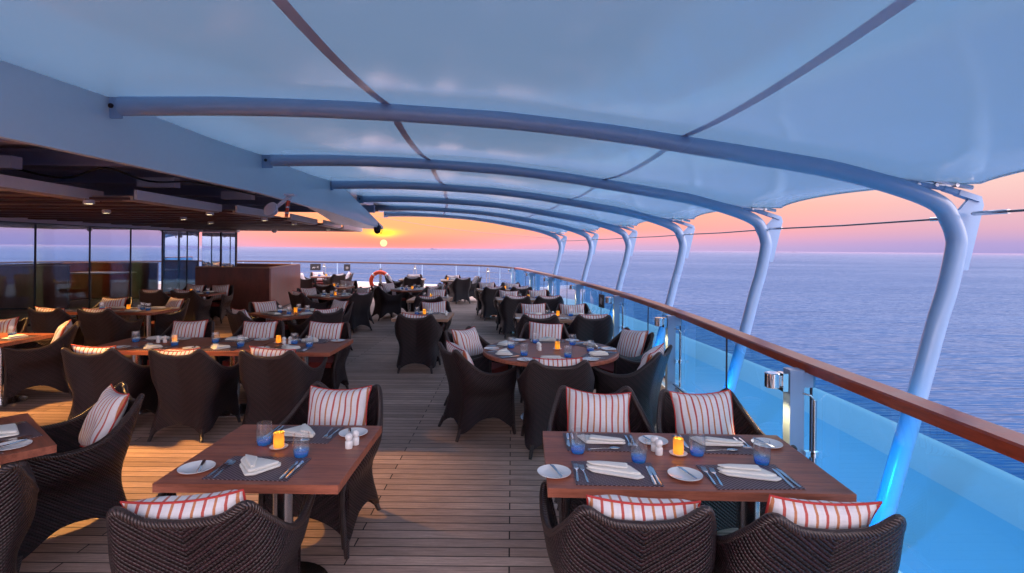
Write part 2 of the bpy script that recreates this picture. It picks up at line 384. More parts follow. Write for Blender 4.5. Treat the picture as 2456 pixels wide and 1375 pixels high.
# amber votive glass
m = bpy.data.materials.new('amber_votive_glass'); m.use_nodes = True; t = m.node_tree; t.nodes.clear()
tr = N(t, 'ShaderNodeBsdfTranslucent'); tr.inputs[0].default_value = (1.0, .74, .18, 1)
df = N(t, 'ShaderNodeBsdfPrincipled'); df.inputs['Base Color'].default_value = (.95, .66, .16, 1); df.inputs['Roughness'].default_value = .3
ms = N(t, 'ShaderNodeMixShader'); ms.inputs[0].default_value = .4; L(t, tr.outputs[0], ms.inputs[1]); L(t, df.outputs[0], ms.inputs[2])
L(t, ms.outputs[0], N(t, 'ShaderNodeOutputMaterial').inputs[0]); M_AMBER = m
def emis(name, col, s):
    m, t, b = mat(name, (0, 0, 0), .5); b.inputs['Emission Color'].default_value = (*col, 1); b.inputs['Emission Strength'].default_value = s; return m
M_FLAME = emis('candle_flame', (1, .62, .12), 12); M_LAMP = emis('lit_lamp_lens', (1, .78, .45), 14)
M_ORANGE = mat('lifebuoy_orange', (.72, .07, .02), .45)[0]; M_TAPE = mat('reflective_tape', (.75, .75, .78), .3)[0]
M_BLACK = mat('black_panel', (.015, .015, .02), .35)[0]
M_ICON = mat('white_icon_paint', (.5, .5, .52), .5)[0]
M_CREAM = mat('cream_column_plaster', (.42, .38, .26), .7)[0]
M_INFLOOR = mat('interior_carpet', (.10, .05, .04), .9)[0]
M_UPHOL = mat('tan_upholstery', (.26, .15, .07), .8)[0]

# ------------------------------------------------------------------ sea, ship's deck and hull
sea_m = bpy.data.materials.new('sea_water'); sea_m.use_nodes = True; t = sea_m.node_tree; t.nodes.clear()
v = wpos(t)
w1 = noise(t, v, .22, 4, .65, (.13, 1, 1)); w2 = noise(t, v, .035, 3, .55, (.22, 1, 1)); w3 = noise(t, v, .9, 3, .6, (.2, 1, 1)); w4 = noise(t, v, .006, 3, .5, (.4, 1, 1))
hsum = mth(t, 'ADD', mth(t, 'ADD', mth(t, 'MULTIPLY', w1, 1.1), mth(t, 'MULTIPLY', w2, 2.6)), mth(t, 'MULTIPLY', w3, .05))
bn = N(t, 'ShaderNodeBump'); bn.inputs['Distance'].default_value = 2.9; L(t, hsum, bn.inputs['Height'])
df = N(t, 'ShaderNodeBsdfDiffuse'); L(t, mix(t, w4, (.001, .034, .110), (.005, .052, .150)), df.inputs[0]); L(t, bn.outputs[0], df.inputs['Normal'])
gl = N(t, 'ShaderNodeBsdfGlossy'); gl.inputs['Roughness'].default_value = .30; L(t, bn.outputs[0], gl.inputs['Normal'])
lw = N(t, 'ShaderNodeLayerWeight'); lw.inputs[0].default_value = .5; L(t, bn.outputs[0], lw.inputs['Normal'])
ms = N(t, 'ShaderNodeMixShader'); L(t, mth(t, 'MULTIPLY_ADD', mth(t, 'POWER', lw.outputs['Facing'], 5.0), mth(t, 'MULTIPLY_ADD', w4, .5, .20), .02, clamp=True), ms.inputs[0])
L(t, df.outputs[0], ms.inputs[1]); L(t, gl.outputs[0], ms.inputs[2]); L(t, ms.outputs[0], N(t, 'ShaderNodeOutputMaterial').inputs[0])
SEAZ = -20
sea = MB(); sea.grid([[(x, y, SEAZ) for y in (-3000, -200, 0, 200, 1000, 4000, 12000, 50000)] for x in (-50000, -12000, -3000, -500, 0, 500, 3000, 12000, 50000)])
tag(sea.build('sea', sea_m), kind='structure')

posts = [(1.97, -2.6), (1.97, .45), (1.95, 3.67), (1.98, 6.62), (1.86, 9.45), (1.56, 12.55), (1.14, 15.75), (.70, 18.75), (.05, 22.2)]
aft = [(-1.3, 23.9), (-3.2, 25.3), (-6.6, 26.9), (-10.4, 27.7), (-14.5, 27.9), (-19, 27.2), (-23, 25)]
rail_path = spline([(x, y, 0) for x, y in posts+aft], 8)
NST = (len(posts)-1)*8
def offs(path, d, z=0):
    out = []
    for i, p in enumerate(path):
        t_ = (path[min(i+1, len(path)-1)]-path[max(i-1, 0)]).normalized()
        out.append(Vector((p.x+t_.y*d, p.y-t_.x*d, z)))
    return out
deck = MB(); edge = offs(rail_path, .20)
rows = [[(-26, p.y, 0), (-13, p.y, 0), (p.x, p.y, 0)] for p in edge if True]
pl = [(-26, -6, 0), (1.97+.2, -6, 0)]+[tuple(p) for p in edge]
pl = [(p[0], p[1]) for p in pl]
deck.prism(pl, -.12, 0); tag(deck.build('deck_floor', M_DECK, smooth=0), kind='structure')
# hull shoulder outside the rail
hull = MB(); prof = [(.20, -.02), (.22, -.30), (.40, -.62), (.9, -.86), (1.6, -.90), (2.3, -.72), (2.75, -.46), (2.95, -.34), (3.05, -.40), (3.10, -.70), (3.12, -3.0), (2.8, -20.5)]
hp = spline([(d, 0, z) for d, z in prof[:10]], 4)+[Vector((3.12, 0, -3)), Vector((2.8, 0, -20.5))]
hrows = []
for i, p in enumerate(rail_path):
    t_ = (rail_path[min(i+1, len(rail_path)-1)]-rail_path[max(i-1, 0)]).normalized()
    hrows.append([(p.x+t_.y*q.x, p.y-t_.x*q.x, q.z) for q in hp])
hrows.insert(0, [(1.97+q.x, -8, q.z) for q in hp])
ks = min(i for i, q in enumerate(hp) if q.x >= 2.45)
hull.grid([r_[ks:] for r_ in hrows]); tag(hull.build('ship_hull', M_HULL), kind='structure')
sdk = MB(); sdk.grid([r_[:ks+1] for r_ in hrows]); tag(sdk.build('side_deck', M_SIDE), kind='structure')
# kerb below the glass
kb = MB(); a_ = offs(rail_path, -.04, 0); b_ = offs(rail_path, .16, 0)
kb.grid([[(p.x, p.y, .001), (p.x, p.y, .13), (q.x, q.y, .13), (q.x, q.y, .001)] for p, q in zip(a_, b_)])
kerb = kb.build('deck_kerb', M_WHITE, smooth=20); tag(kerb, kind='structure')

# ------------------------------------------------------------------ rail
railing = empty('glass_railing', (1.97, 3, 0), 0, 'curved starboard railing of tinted glass panels under a varnished wooden handrail', 'railing')
def child(o, p):
    o.parent = p; o.matrix_parent_inverse = Matrix.Translation(p.location).inverted() if not p.rotation_euler.z else p.matrix_world.inverted(); return o
hr = MB(); sec = [(-.068, -.038), (-.073, .018), (-.062, .028), (.062, .030), (.073, .018), (.068, -.038)]
HRZ = 1.065
stp = offs(rail_path[:NST+1], .13)
fr_ = []
for i, p in enumerate(stp):
    t_ = (stp[min(i+1, len(stp)-1)]-stp[max(i-1, 0)]).normalized(); nrm = Vector((t_.y, -t_.x, 0))
    fr_.append([p+nrm*a+Vector((0, 0, HRZ+c_)) for a, c_ in sec])
hr.grid(fr_, closed_v=True); hr.bm.faces.new(hr.bm.verts[:6]) if False else None
child(hr.build('handrail', M_RAIL, smooth=24), railing)
gp = offs(rail_path[:NST+1], .10)
k = 0
while k < NST:
    a, b2 = gp[k], gp[min(k+4, NST)]
    mid = gp[min(k+2, NST)]
    g = MB(); pts = gp[k:min(k+4, NST)+1]
    d0 = (pts[-1]-pts[0]).normalized()*.012
    pts = [pts[0]+d0]+pts[1:-1]+[pts[-1]-d0]
    g.grid([[(p.x, p.y, .15), (p.x, p.y, HRZ-.03)] for p in pts])
    for q in (0, -1):                                          # polished dark pane edge
        pass
    child(g.build('glass_panel', M_RGLASS), railing)
    s_ = MB(); s_.box((gp[k].x, gp[k].y, .595), (.012, .014, .87)); child(s_.build('joint_strip', M_DARKSTEEL), railing)
    k += 4
# lower steel channel of the glass
ch_ = MB(); cp = offs(rail_path[:NST+1], .10)
ch_.grid([[(p.x-.018, p.y, .131), (p.x-.018, p.y, .165), (p.x+.018, p.y, .165), (p.x+.018, p.y, .131)] for p in cp], closed_v=False)
child(ch_.build('glass_channel', M_STEEL), railing)
tb = MB(); tb.tube([(p.x, p.y, .24) for p in offs(rail_path[:NST+1], -.02)], .014, 8); child(tb.build('foot_bar', M_CHROME), railing)

ordn = ['nearest', 'second', 'third', 'fourth', 'fifth', 'sixth', 'seventh', 'eighth', 'ninth']
def make_post():
    r = empty('rail_post', cat='rail post', group='lamp posts along the glass railing')
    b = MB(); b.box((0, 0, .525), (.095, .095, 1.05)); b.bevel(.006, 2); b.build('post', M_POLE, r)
    b = MB(); b.box((-.075, 0, .965), (.035, .085, .12)); b.bevel(.004); b.build('lamp_bracket', M_CHROME, r)
    b = MB(); b.lathe([(0, 1.025), (.046, 1.025), (.05, 1.02), (.05, .93), (.046, .925), (0.03, .925)], (-.145, 0, 0)); b.box((-.11, 0, .975), (.06, .06, .07))
    lp = b.build('lamp', M_CHROME, r)
    b = MB(); b.lathe([(.03, .927), (0, .927)], (-.145, 0, 0), 16); b.build('lens', M_LAMP, lp)
    b = MB(); b.tube([(.03, -.06, .90), (.075, -.075, .89), (.10, -.075, .86), (.10, -.075, .80)], .006, 8); b.cyl((.10, -.075, .10), (.10, -.075, .86), .016); b.build('conduit', M_STEEL, r)
    b = MB(); b.box((.075, -.07, .50), (.07, .03, .035)); b.lathe([(.0, .48), (.028, .48), (.03, .50), (.028, .52), (0, .52)], (.10, -.075, 0), 14); b.build('clamp', M_CHROME, r)
    b = MB(); b.box((.09, 0, .98), (.09, .05, .10)); b.bevel(.01); b.build('handrail_arm', M_POLE, r)
    ld = bpy.data.lights.new('rail_lamp_light', 'SPOT'); ld.energy = 15.0; ld.color = (1, .62, .24); ld.spot_size = R(110); ld.spot_blend = .6; ld.shadow_soft_size = .02
    lo = bpy.data.objects.new('rail_lamp_light', ld); COL.objects.link(lo); lo.parent = r; lo.location = (-.145, 0, .90); lo.rotation_euler = (0, R(6), 0)
    return r
KP = Kind(make_post)
for i, (x, y) in enumerate(posts[1:]):
    j = i+1; x0, y0 = posts[j-1]; x1, y1 = posts[min(j+1, len(posts)-1)]
    ang = math.atan2(y1-y0, x1-x0)-PI/2
    if i == 0: continue
    KP.put((x-.02*math.cos(ang), y, 0), ang, ['', 'nearest square white rail post with chrome lamp, right of the front right table', 'second nearest square white rail post, right of the round table',
        'third white rail post with chrome lamp from the camera', 'fourth white rail post with chrome lamp from the camera', 'fifth white rail post with chrome lamp from the camera',
        'sixth white rail post with chrome lamp from the camera', 'farthest white rail post, where the wooden handrail turns dark'][min(i, 7)])
def make_hl():
    r = empty('hull_light', cat='flood light', group='blue flood lights along the outer kerb')
    b = MB(); b.box((0, 0, -.06), (.06, .16, .07)); b.bevel(.008, 2); b.build('housing', M_DARKSTEEL, r)
    b = MB(); b.box((.0315, 0, -.065), (.003, .12, .04)); b.build('lens', M_BLUEL, r)
    ld = bpy.data.lights.new('hull_blue_light', 'SPOT'); ld.energy = HL_E; ld.color = (.01, .50, 1); ld.spot_size = R(150); ld.spot_blend = .8; ld.shadow_soft_size = .05
    lo = bpy.data.objects.new('hull_blue_light', ld); COL.objects.link(lo); lo.parent = r; lo.location = (.10, 0, -.07); lo.rotation_euler = (0, R(-58), 0)
    return r
HL_E = 150
M_BLUEL = emis('blue_lamp_lens', (.1, .6, 1), 6)
KHL = Kind(make_hl)
ho = offs(rail_path, .23)
for n_, k in enumerate(range(8, NST, 8)):
    for kk in (k+4,):
        if kk >= NST: continue
        p, q = ho[kk-4+1], ho[kk-4+2]
        KHL.put((p.x, p.y, 0), math.atan2(q.y-p.y, q.x-p.x)-PI/2, 'small dark flood light under the glass railing, %s from the camera' % ['first', 'second', 'third', 'fourth', 'fifth', 'sixth', 'seventh'][n_])
# open aft rail
aftrail = empty('open_railing', (-8, 27, 0), 0, 'dark topped open bar railing curving across the stern', 'railing')
ap = offs(rail_path[NST:], .05)
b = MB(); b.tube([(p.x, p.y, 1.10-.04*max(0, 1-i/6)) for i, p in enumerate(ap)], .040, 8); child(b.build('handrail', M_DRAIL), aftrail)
for z in (.28, .55, .82):
    b = MB(); b.tube([(p.x, p.y, z) for p in ap], .011, 6); child(b.build('bar', M_BARS), aftrail)
for i in range(4, len(ap)-1, 5):
    b = MB(); b.box((ap[i].x, ap[i].y, .54), (.05, .02, 1.06)); child(b.build('stanchion', M_POLE), aftrail)
# lamps hanging on the stern rail
def make_rl():
    r = empty('stern_rail_lamp', cat='lamp', group='lamps on the stern railing')
    b = MB(); b.cyl((0, 0, 1.02), (0, 0, .88), .062); b.build('lamp', M_STEEL, r)
    b = MB(); b.cyl((-.06, 0, .88), (-.06, 0, .15), .016); b.cyl((.06, 0, .88), (.06, 0, .15), .016); b.build('twin_pole', M_STEEL, r)
    b = MB(); b.lathe([(.045, .875), (0, .875)], n=12); b.build('lens', M_LAMP, r)
    ld = bpy.data.lights.new('stern_lamp_light', 'SPOT'); ld.energy = 4; ld.color = (1, .75, .35); ld.spot_size = R(100); ld.shadow_soft_size = .03
    lo = bpy.data.objects.new('stern_lamp_light', ld); COL.objects.link(lo); lo.parent = r; lo.location = (0, 0, .86)
    return r
KL = Kind(make_rl)
def near_rail(px, Yg, off=-.08):
    'the point of the stern rail seen at this photo column'
    best = min(offs(rail_path[NST:], off), key=lambda p: abs(1228+p.x/p.y*FPX-px)); return Vector((best.x, best.y, 0))
for px, lb in ((778, 'steel lamp on the stern rail, right of the sign board'), (996, 'steel lamp on the stern rail, right of the life ring'), (1171, 'steel lamp on the stern rail beside its right end')):
    p = near_rail(px, 27); p.x = (px-1228)/FPX*p.y; KL.put(p, 0, lb)
for px, wpx, lb, nm in ((757, 25, 'wide dark sign board hung below the stern handrail', 'sign_board'), (833, 15, 'small square dark sign hung below the stern handrail', 'sign_board')):
    p = near_rail(px, 27, -.03); p.x = (px-1228)/FPX*p.y; w = wpx/FPX*p.y
    r = empty(nm, (p.x, p.y, 0), 0, lb, 'sign', 'signs hung on the stern railing')
    b = MB(); b.box((0, 0, .84), (w, .025, .34)); b.bevel(.004); b.build('panel', M_BLACK, r)
    b = MB()
    if w > .4:
        for k in range(5): b.box((-.14+.03*k, -.0155, .80+.02*(k % 3)), (.018, .004, .06), 0, 0, R(35))
        b.box((.12, -.0155, .86), (.10, .004, .016), 0, 0, R(-20)); b.box((.12, -.0155, .82), (.10, .004, .012), 0, 0, R(15))
    else:
        b.tube([(.05*math.cos(a*PI/8), -.0155, .82+.05*math.sin(a*PI/8)) for a in range(17)], .008, 6)
    b.build('pictogram', M_ICON, r)
    b = MB(); b.cyl((-w*.45, 0, 1.0), (-w*.45, 0, 1.07), .008); b.cyl((w*.45, 0, 1.0), (w*.45, 0, 1.07), .008); b.build('hanger', M_STEEL, r)
# small sign on the glass
q = PY(1440, 712, 10.6)
r = empty('sign_board', (1.80, 10.75, .0), R(12), 'small dark sign hanging on the glass railing near the rail tables', 'sign', None)
b = MB(); b.box((0, 0, .83), (.02, .26, .26)); b.bevel(.004); b.build('panel', M_BLACK, r)
b = MB(); b.box((-.012, 0, .83), (.004, .10, .12), 0, R(20)); b.build('pictogram', M_ICON, r)
# life ring on its stand
p = Vector(((912-1228)/FPX*20.3, 20.3, 0))
r = empty('life_ring_stand', p, 0, 'grey post standing behind the life ring near the stern', 'stand')
b = MB(); b.box((0, .10, .54), (.09, .06, 1.08)); b.bevel(.006); b.build('post', M_STEEL, r)
b = MB(); b.box((0, .04, .95), (.12, .10, .10)); b.cyl((0, .08, .55), (0, -.02, .55), .03); b.build('hook', M_STEEL, r)
r = empty('life_ring', (p.x, p.y, .60), 0, 'orange and white striped life ring on a grey post near the stern', 'life ring')
b = MB(); ringp = [(.335*math.cos(a*2*PI/40), 0, .335*math.sin(a*2*PI/40)) for a in range(41)]
b.tube(ringp, .075, 14, caps=False, up=(0, 1, 0)); b.build('ring', M_ORANGE, r)
for k in range(4):
    a0 = k*PI/2+PI/4; b = MB(); b.tube([(.335*math.cos(a0+d*.045), 0, .335*math.sin(a0+d*.045)) for d in (-2, -1, 0, 1, 2)], .078, 14, up=(0, 1, 0)); b.build('tape_band', M_TAPE, r)

# ------------------------------------------------------------------ canopy arches
px_rib = [(290, 255), (600, 255), (900, 266), (1250, 291), (1500, 322), (1616, 341), (1800, 371), (2000, 406), (2150, 447), (2250, 488), (2280, 530), (2293, 566), (2293, 600), (2272, 696), (2246, 780), (2200, 950), (2124, 1218), (2085, 1360)]
Y1 = 4.8
prof_r = [PY(a, b_, Y1) for a, b_ in px_rib]
xl, xr = prof_r[0].x, prof_r[12].x
ribs = [(-1.1, -3.55, 4.0), (1.5, -3.55, 4.0), (4.8, -3.49, 3.96), (7.72, -3.45, 3.64), (10.65, -3.55, 3.38), (13.7, -3.80, 2.96), (16.8, -4.18, 2.47), (19.9, -4.60, 1.80)]
def ribpt(p, rb):
    Yr, a, c_ = rb; return Vector((a+(p.x-xl)/(xr-xl)*(c_-a), Yr, p.z))
rib_lab = ['white canopy arch overhead behind the camera', 'white canopy arch just above the picture', 'nearest white canopy arch with its thick leaning pole at the right edge',
    'second white canopy arch from the camera', 'third white canopy arch from the camera', 'fourth white canopy arch from the camera', 'fifth white canopy arch from the camera', 'farthest white canopy arch, last before the open sky']
for i, rb in enumerate(ribs):
    org = Vector((rb[2]-.7, rb[0], -1.05))
    r = empty('canopy_arch', org, 0, rib_lab[i], 'canopy arch', 'white canopy arches')
    path = spline([ribpt(p, rb) for p in prof_r], 5)
    rad = [.086-.007*ss(2.9, 3.7, p.x-rb[2]+3.96) for p in path]
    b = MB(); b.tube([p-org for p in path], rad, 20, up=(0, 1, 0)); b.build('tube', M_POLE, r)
    e = path[0]-org
    b = MB(); b.box(e+Vector((-.08, 0, .02)), (.16, .022, .26)); b.bevel(.02, 2, 60); pl_ = b.build('end_plate', M_POLE, r)
    b = MB(); b.cyl(e+Vector((-.09, -.022, 0)), e+Vector((-.09, .022, 0)), .022, n=12); b.build('pin', M_DARKSTEEL, pl_)
    # fin outside the bend
    top = Vector((rb[2], rb[0], 0))-org; top.z = 0
    def zz(v): return v-org.z
    f_ = MB(); F = [(rb[2]-.06-org.x, zz(2.22)), (rb[2]+.02-org.x, zz(2.235)), (rb[2]+.10-org.x, zz(2.33)), (rb[2]+.17-org.x, zz(2.37)), (rb[2]+.22-org.x, zz(2.34)), (rb[2]+.235-org.x, zz(2.28)), (rb[2]+.10-org.x, zz(1.70)), (rb[2]+.06-org.x, zz(1.70))]
    Mx = Matrix(((1, 0, 0, 0), (0, 0, 1, 0), (0, 1, 0, 0), (0, 0, 0, 1)))
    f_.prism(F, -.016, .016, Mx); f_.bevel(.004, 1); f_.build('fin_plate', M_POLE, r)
    b = MB(); cz = zz(2.42)
    b.tube([(rb[2]-.42-org.x, 0, zz(2.475)), (rb[2]-.05-org.x, 0, zz(2.42))], .024, 10); b.tube([(rb[2]-.12-org.x, 0, zz(2.43)), (rb[2]+.17-org.x, 0, zz(2.34))], .030, 10)
    b.box((rb[2]+.10-org.x, 0, zz(2.36)), (.20, .07, .05), 0, 0, R(18)); b.bevel(.004, 1)
    b.build('toggle_arm', M_POLE, r); b = MB()
    for sx_ in (-.36, -.2, -.02): b.cyl((rb[2]+sx_-org.x, -.04, zz(2.455)), (rb[2]+sx_-org.x, .04, zz(2.455)), .018, n=8)
    b.box((rb[2]-.19-org.x, 0, zz(2.455)), (.40, .03, .024)); b.build('tension_bracket', M_STEEL, r)
    b = MB(); pts = [(rb[2]-.52+.66*k/8-org.x, 0, zz(2.545-.055*abs(k/4-.2)-.01*k/8)) for k in range(9)]
    b.tube(pts, .022, 8); b.build('clamp_edge', M_STEEL, r)
# bracing cables from pole to pole
for i in range(2, len(ribs)-1):
    a, c_ = ribs[i], ribs[i+1]
    p0 = Vector((a[2]+.06, a[0]+.02, 2.17)); p1 = Vector((c_[2]+.02, c_[0]-.05, 2.17))
    r = empty('bracing_cable', p0, 0, ['taut cable between the nearest two canopy poles', 'taut cable between the second and third canopy poles', 'taut cable between the third and fourth canopy poles', 'taut cable between the fourth and fifth canopy poles', 'taut cable between the farthest two canopy poles'][i-2], 'cable', 'cables between canopy poles')
    d = p1-p0; b = MB(); b.tube([(0, 0, 0), d*.5-Vector((0, 0, .01)), d], .010, 8); b.build('rope', M_CABLE, r)
    b = MB(); n_ = d.normalized()
    for q0, q1 in ((n_*.02, n_*.30), (d-n_*.02, d-n_*.30)): b = MB(); b.cyl(q0, q1, .019, n=10); b.build('turnbuckle', M_STEEL, r)
a, c_ = ribs[1], ribs[2]
p0 = Vector((a[2], a[0], 2.17)); p1 = Vector((c_[2]+.10, c_[0]-.05, 2.20))
r = empty('bracing_cable', p1, 0, 'thick taut cable leaving the picture at the right edge', 'cable', 'cables between canopy poles')
d = p0-p1; b = MB(); b.tube([(0, 0, 0), d], .011, 8); b.build('rope', M_CABLE, r); b = MB(); n_ = d.normalized(); b.cyl(n_*.02, n_*.36, .020, n=10); b.build('turnbuckle', M_STEEL, r)
p0 = Vector((ribs[-1][2], ribs[-1][0], 2.25)); p1 = Vector((-6.5, 24.5, 3.35))
r = empty('bracing_cable', p0, 0, 'thin long cable sagging across the open sky past the farthest arch', 'cable')
b = MB(); d = p1-p0; b.tube([d*k/8-Vector((0, 0, .16*math.sin(PI*k/8))) for k in range(9)], .009, 6); b.build('rope', M_CABLE, r)

# membrane: hangs between the arches, dips between them
def mem_z(x, i):
    rb = ribs[i]; u = (x-rb[1])/(rb[2]-rb[1])
    X = xl+u*(xr-xl)
    pts = prof_r[:9]
    if X <= pts[0].x: return pts[0].z+.085
    for a, c_ in zip(pts, pts[1:]):
        if X <= c_.x: return a.z+(c_.z-a.z)*(X-a.x)/(c_.x-a.x)+.075
    e = pts[-1]; return max(2.485, e.z+.075-(X-e.x)*.10)
canopy = empty('canopy', (0, 8, 3), 0, 'translucent white fabric canopy stretched over the curved arches', 'canopy')
NXm = 56
def edge_x(i, f):
    a, c_ = ribs[i], ribs[i+1]; return a[2]+(c_[2]-a[2])*f+.22
for i in range(len(ribs)-1):
    a, c_ = ribs[i], ribs[i+1]; rows = []
    NYm = 22
    for k in range(NYm+1):
        f = k/NYm; Yk = a[0]+(c_[0]-a[0])*f; x0 = a[1]+(c_[1]-a[1])*f-.30; x1 = edge_x(i, f)
        bow = .24*(1-(2*f-1)**2)**.8
        row = []
        for j in range(NXm+1):
            g = j/NXm; x = x0+(x1-x0)*g-bow*g**7
            full0 = a[1]+(a[2]+.22-a[1])*g; full1 = c_[1]+(c_[2]+.22-c_[1])*g
            z = mem_z(full0, i)*(1-f)+mem_z(full1, i+1)*f
            dip = .10*(1-(2*f-1)**2)
            z -= dip*math.sin(PI*min(1, max(0, .08+g*.92)))*.95
            z += .05*ss(.8, 1, g)*(1-(2*f-1)**2)
            row.append((x, Yk, z))
        rows.append(row)
    m_ = MB(); m_.grid(rows)
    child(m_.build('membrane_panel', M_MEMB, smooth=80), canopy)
    # welded seams, 3 mm under the cloth
    for g0, w in ((.335, .075), (.665, .060)):
        s_ = MB(); j = g0*NXm
        def at(k, g):
            j0 = min(NXm-1, int(g*NXm)); fr2 = g*NXm-j0; p, q = Vector(rows[k][j0]), Vector(rows[k][j0+1]); v_ = p+(q-p)*fr2; v_.z -= .004; return v_
        s_.grid([[at(k, g0-w/2/7.5), at(k, g0+w/2/7.5)] for k in range(NYm+1)])
        child(s_.build('seam', M_SEAM), canopy)
    hem = MB(); hem.tube([Vector(rw[-1])-Vector((.0, 0, .0)) for rw in rows], .014, 8); child(hem.build('edge_rope', M_WHITE), canopy)

# ------------------------------------------------------------------ white fascia at the left of the canopy
fb = MB(); tips = []
fx = lambda y: -3.60-.0*y
secs = [(-4, 3.28, 2.60), (2, 3.28, 2.60), (4.8, 3.26, 2.615), (7.7, 3.24, 2.62), (9.3, 3.25, 2.58), (10.4, 3.25, 2.565), (12.0, 3.02, 2.50), (13.5, 2.75, 2.43), (15.2, 2.44, 2.39)]
rw = []
for y, zt, zb in secs:
    fxx = -3.60 if y < 10.5 else -3.60-.05*(y-10.4)/4.8
    rw.append([(fxx, y, zt+(.22 if y < 10 else .02)), (fxx, y, zt-.3*(zt-zb)), (fxx+.02, y, zt-.7*(zt-zb)), (fxx, y, zb), (fxx-.10-.45*ss(9, 16, y), y, zb+.005), (fxx-.40-.8*ss(9, 16, y), y, zb+.12), (fxx-.6-.8*ss(9, 16, y), y, zt+(.22 if y < 10 else .05))])
fb.grid(rw, closed_v=True)
fasc = fb.build('fascia_beam', M_FASCIA, smooth=25); tag(fasc, 'deep smooth white fascia beam tapering to a point towards the sun', 'fascia beam')
# roof structure above the slatted ceiling
so_ = MB(); so_.box((-9.9, 6.5, 3.30), (12.2, 25, .10)); tag(so_.build('soffit', M_SOFFIT), 'dark purple grey soffit above the slatted ceiling', 'soffit')
for k, y in enumerate((5.4, 7.0, 8.9, 11.0, 13.2, 15.6)):
    b = MB(); b.box((-8.1, y, 2.98), (8.2, .12, .16)); b.box((-8.1, y, 3.07), (8.2, .2, .03)); b.box((-8.1, y, 2.89), (8.2, .2, .03))
    tag(b.build('roof_beam', M_SOFFIT), 'grey steel beam across the dark soffit, %s from the camera' % ordn[k].replace('nearest', 'first'), 'beam', 'steel beams under the soffit')
for k, (x, y) in enumerate(((-5.9, 6.1), (-5.2, 7.9), (-5.0, 9.8))):
    b = MB(); b.box((x, y, 2.78), (.55, .14, .14)); b.bevel(.01); tag(b.build('steel_box_section', M_GREYM), ['square pale steel section above the first ceiling panel', 'square pale steel section above the second ceiling panel', 'square pale steel section above the third ceiling panel'][k], 'steel section', 'steel sections above the ceiling')
b = MB(); b.tube(spline([(-6.4, 6.6, 2.86), (-5.7, 6.8, 2.70), (-5.3, 7.0, 2.86), (-5.0, 7.4, 2.74), (-4.8, 8.2, 2.82), (-4.6, 9.6, 2.78)], 6), .014, 6)
tag(b.build('power_cable', M_BLACK), 'black looping cable above the slatted ceiling', 'cable')
# slatted ceiling rafts
CZ = 2.46
segs = [((-420, 395), (245, 470)), ((325, 466), (530, 499)), ((567, 500), (655, 514)), ((697, 519), (760, 532)), ((776, 533), (817, 542)), ((823, 543), (868, 551.5))]
raft_lab = ['nearest slatted wooden ceiling panel at the upper left edge', 'second slatted wooden ceiling panel with a long white edge', 'third slatted wooden ceiling panel behind the floodlight', 'fourth slatted wooden ceiling panel from the camera', 'fifth slatted wooden ceiling panel from the camera', 'farthest slatted wooden ceiling panel over the counter']
prevY = None; rafts = []
for i, (p0, p1) in enumerate(segs):
    a = P(*p0, CZ+.04); c_ = P(*p1, CZ+.04)
    y0 = a.y; y1 = c_.y
    if i == 0: a = Vector((-4.55, 1.0, CZ)); y0 = 1.0
    if i == len(segs)-1: pass
    r = empty('ceiling_panel', (a.x, y0, CZ), 0, raft_lab[i], 'ceiling panel', 'slatted ceiling panels')
    nxt = P(*segs[i+1][0], CZ+.04).y if i < len(segs)-1 else y1
    yend = max(y1, nxt)-.02
    slope = (c_.x-a.x)/(y1-y0)
    b = MB(); y = .14; bb = MB()
    while y < (yend-y0)-.10:
        xr_ = a.x+slope*min(y, y1-y0)-.06; w = xr_+11.2
        b.box((xr_-w/2-a.x, y, .01), (w, .20, .022)); y += .225
    y = .10
    while y < (yend-y0)+.02:
        xr_ = a.x+slope*min(y, y1-y0)-.06; w = xr_+11.2
        bb.box((xr_-w/2-a.x, min(y, yend-y0-.04), -.018), (w, .24, .030)); y += (yend-y0-.14)/max(1, round((yend-y0)/.80))
    b.build('slats', M_SLAT, r, smooth=0); bb.build('crossbeams', M_BEAM, r, smooth=0)
    b = MB(); M_ = Matrix.Translation((0, 0, 0)); ln = math.hypot(c_.x-a.x, y1-y0)
    b.box(((c_.x-a.x)/2, (y1-y0)/2, .035), (.035, ln, .12), -math.atan2(c_.x-a.x, y1-y0)); b.bevel(.004, 1); b.build('edge_trim', M_GREYM if i > 9 else M_WHITE, r)
    b = MB(); b.box(((c_.x-a.x)/2-.10, (y1-y0)/2, -.012), (.13, ln, .06), -math.atan2(c_.x-a.x, y1-y0)); b.build('edge_board', M_SLAT, r)
    rafts.append((a, c_, y0, yend))
def make_down():
    r = empty('downlight', cat='downlight', group='downlights under the slatted ceiling')
    b = MB(); b.lathe([(0, .05), (.058, .05), (.062, .0), (.045, -.004), (.040, .006)], n=20); b.build('housing', M_WHITE, r)
    b = MB(); b.lathe([(.040, .0065), (0, .0065)], n=16); b.build('lens', M_LAMP, r); return r
KD = Kind(make_down)
for px, py, lb in ((213, 485, 'brightest lit downlight under the second ceiling panel'), (255, 508, 'lit downlight left of the brightest one, closer to the glass wall'), (503, 512, 'unlit looking downlight under the middle of the ceiling'), (440, 524, 'small downlight over the table in front of the glass wall'), (505, 535, 'lit downlight over the table left of the counter'), (634, 527, 'downlight right of the middle of the ceiling'), (706, 537, 'downlight over the left end of the counter'), (787, 551, 'lit downlight near the far end of the ceiling')):
    q = P(px, py, CZ-.06); KD.put((q.x, q.y, CZ-.08), 0, lb)
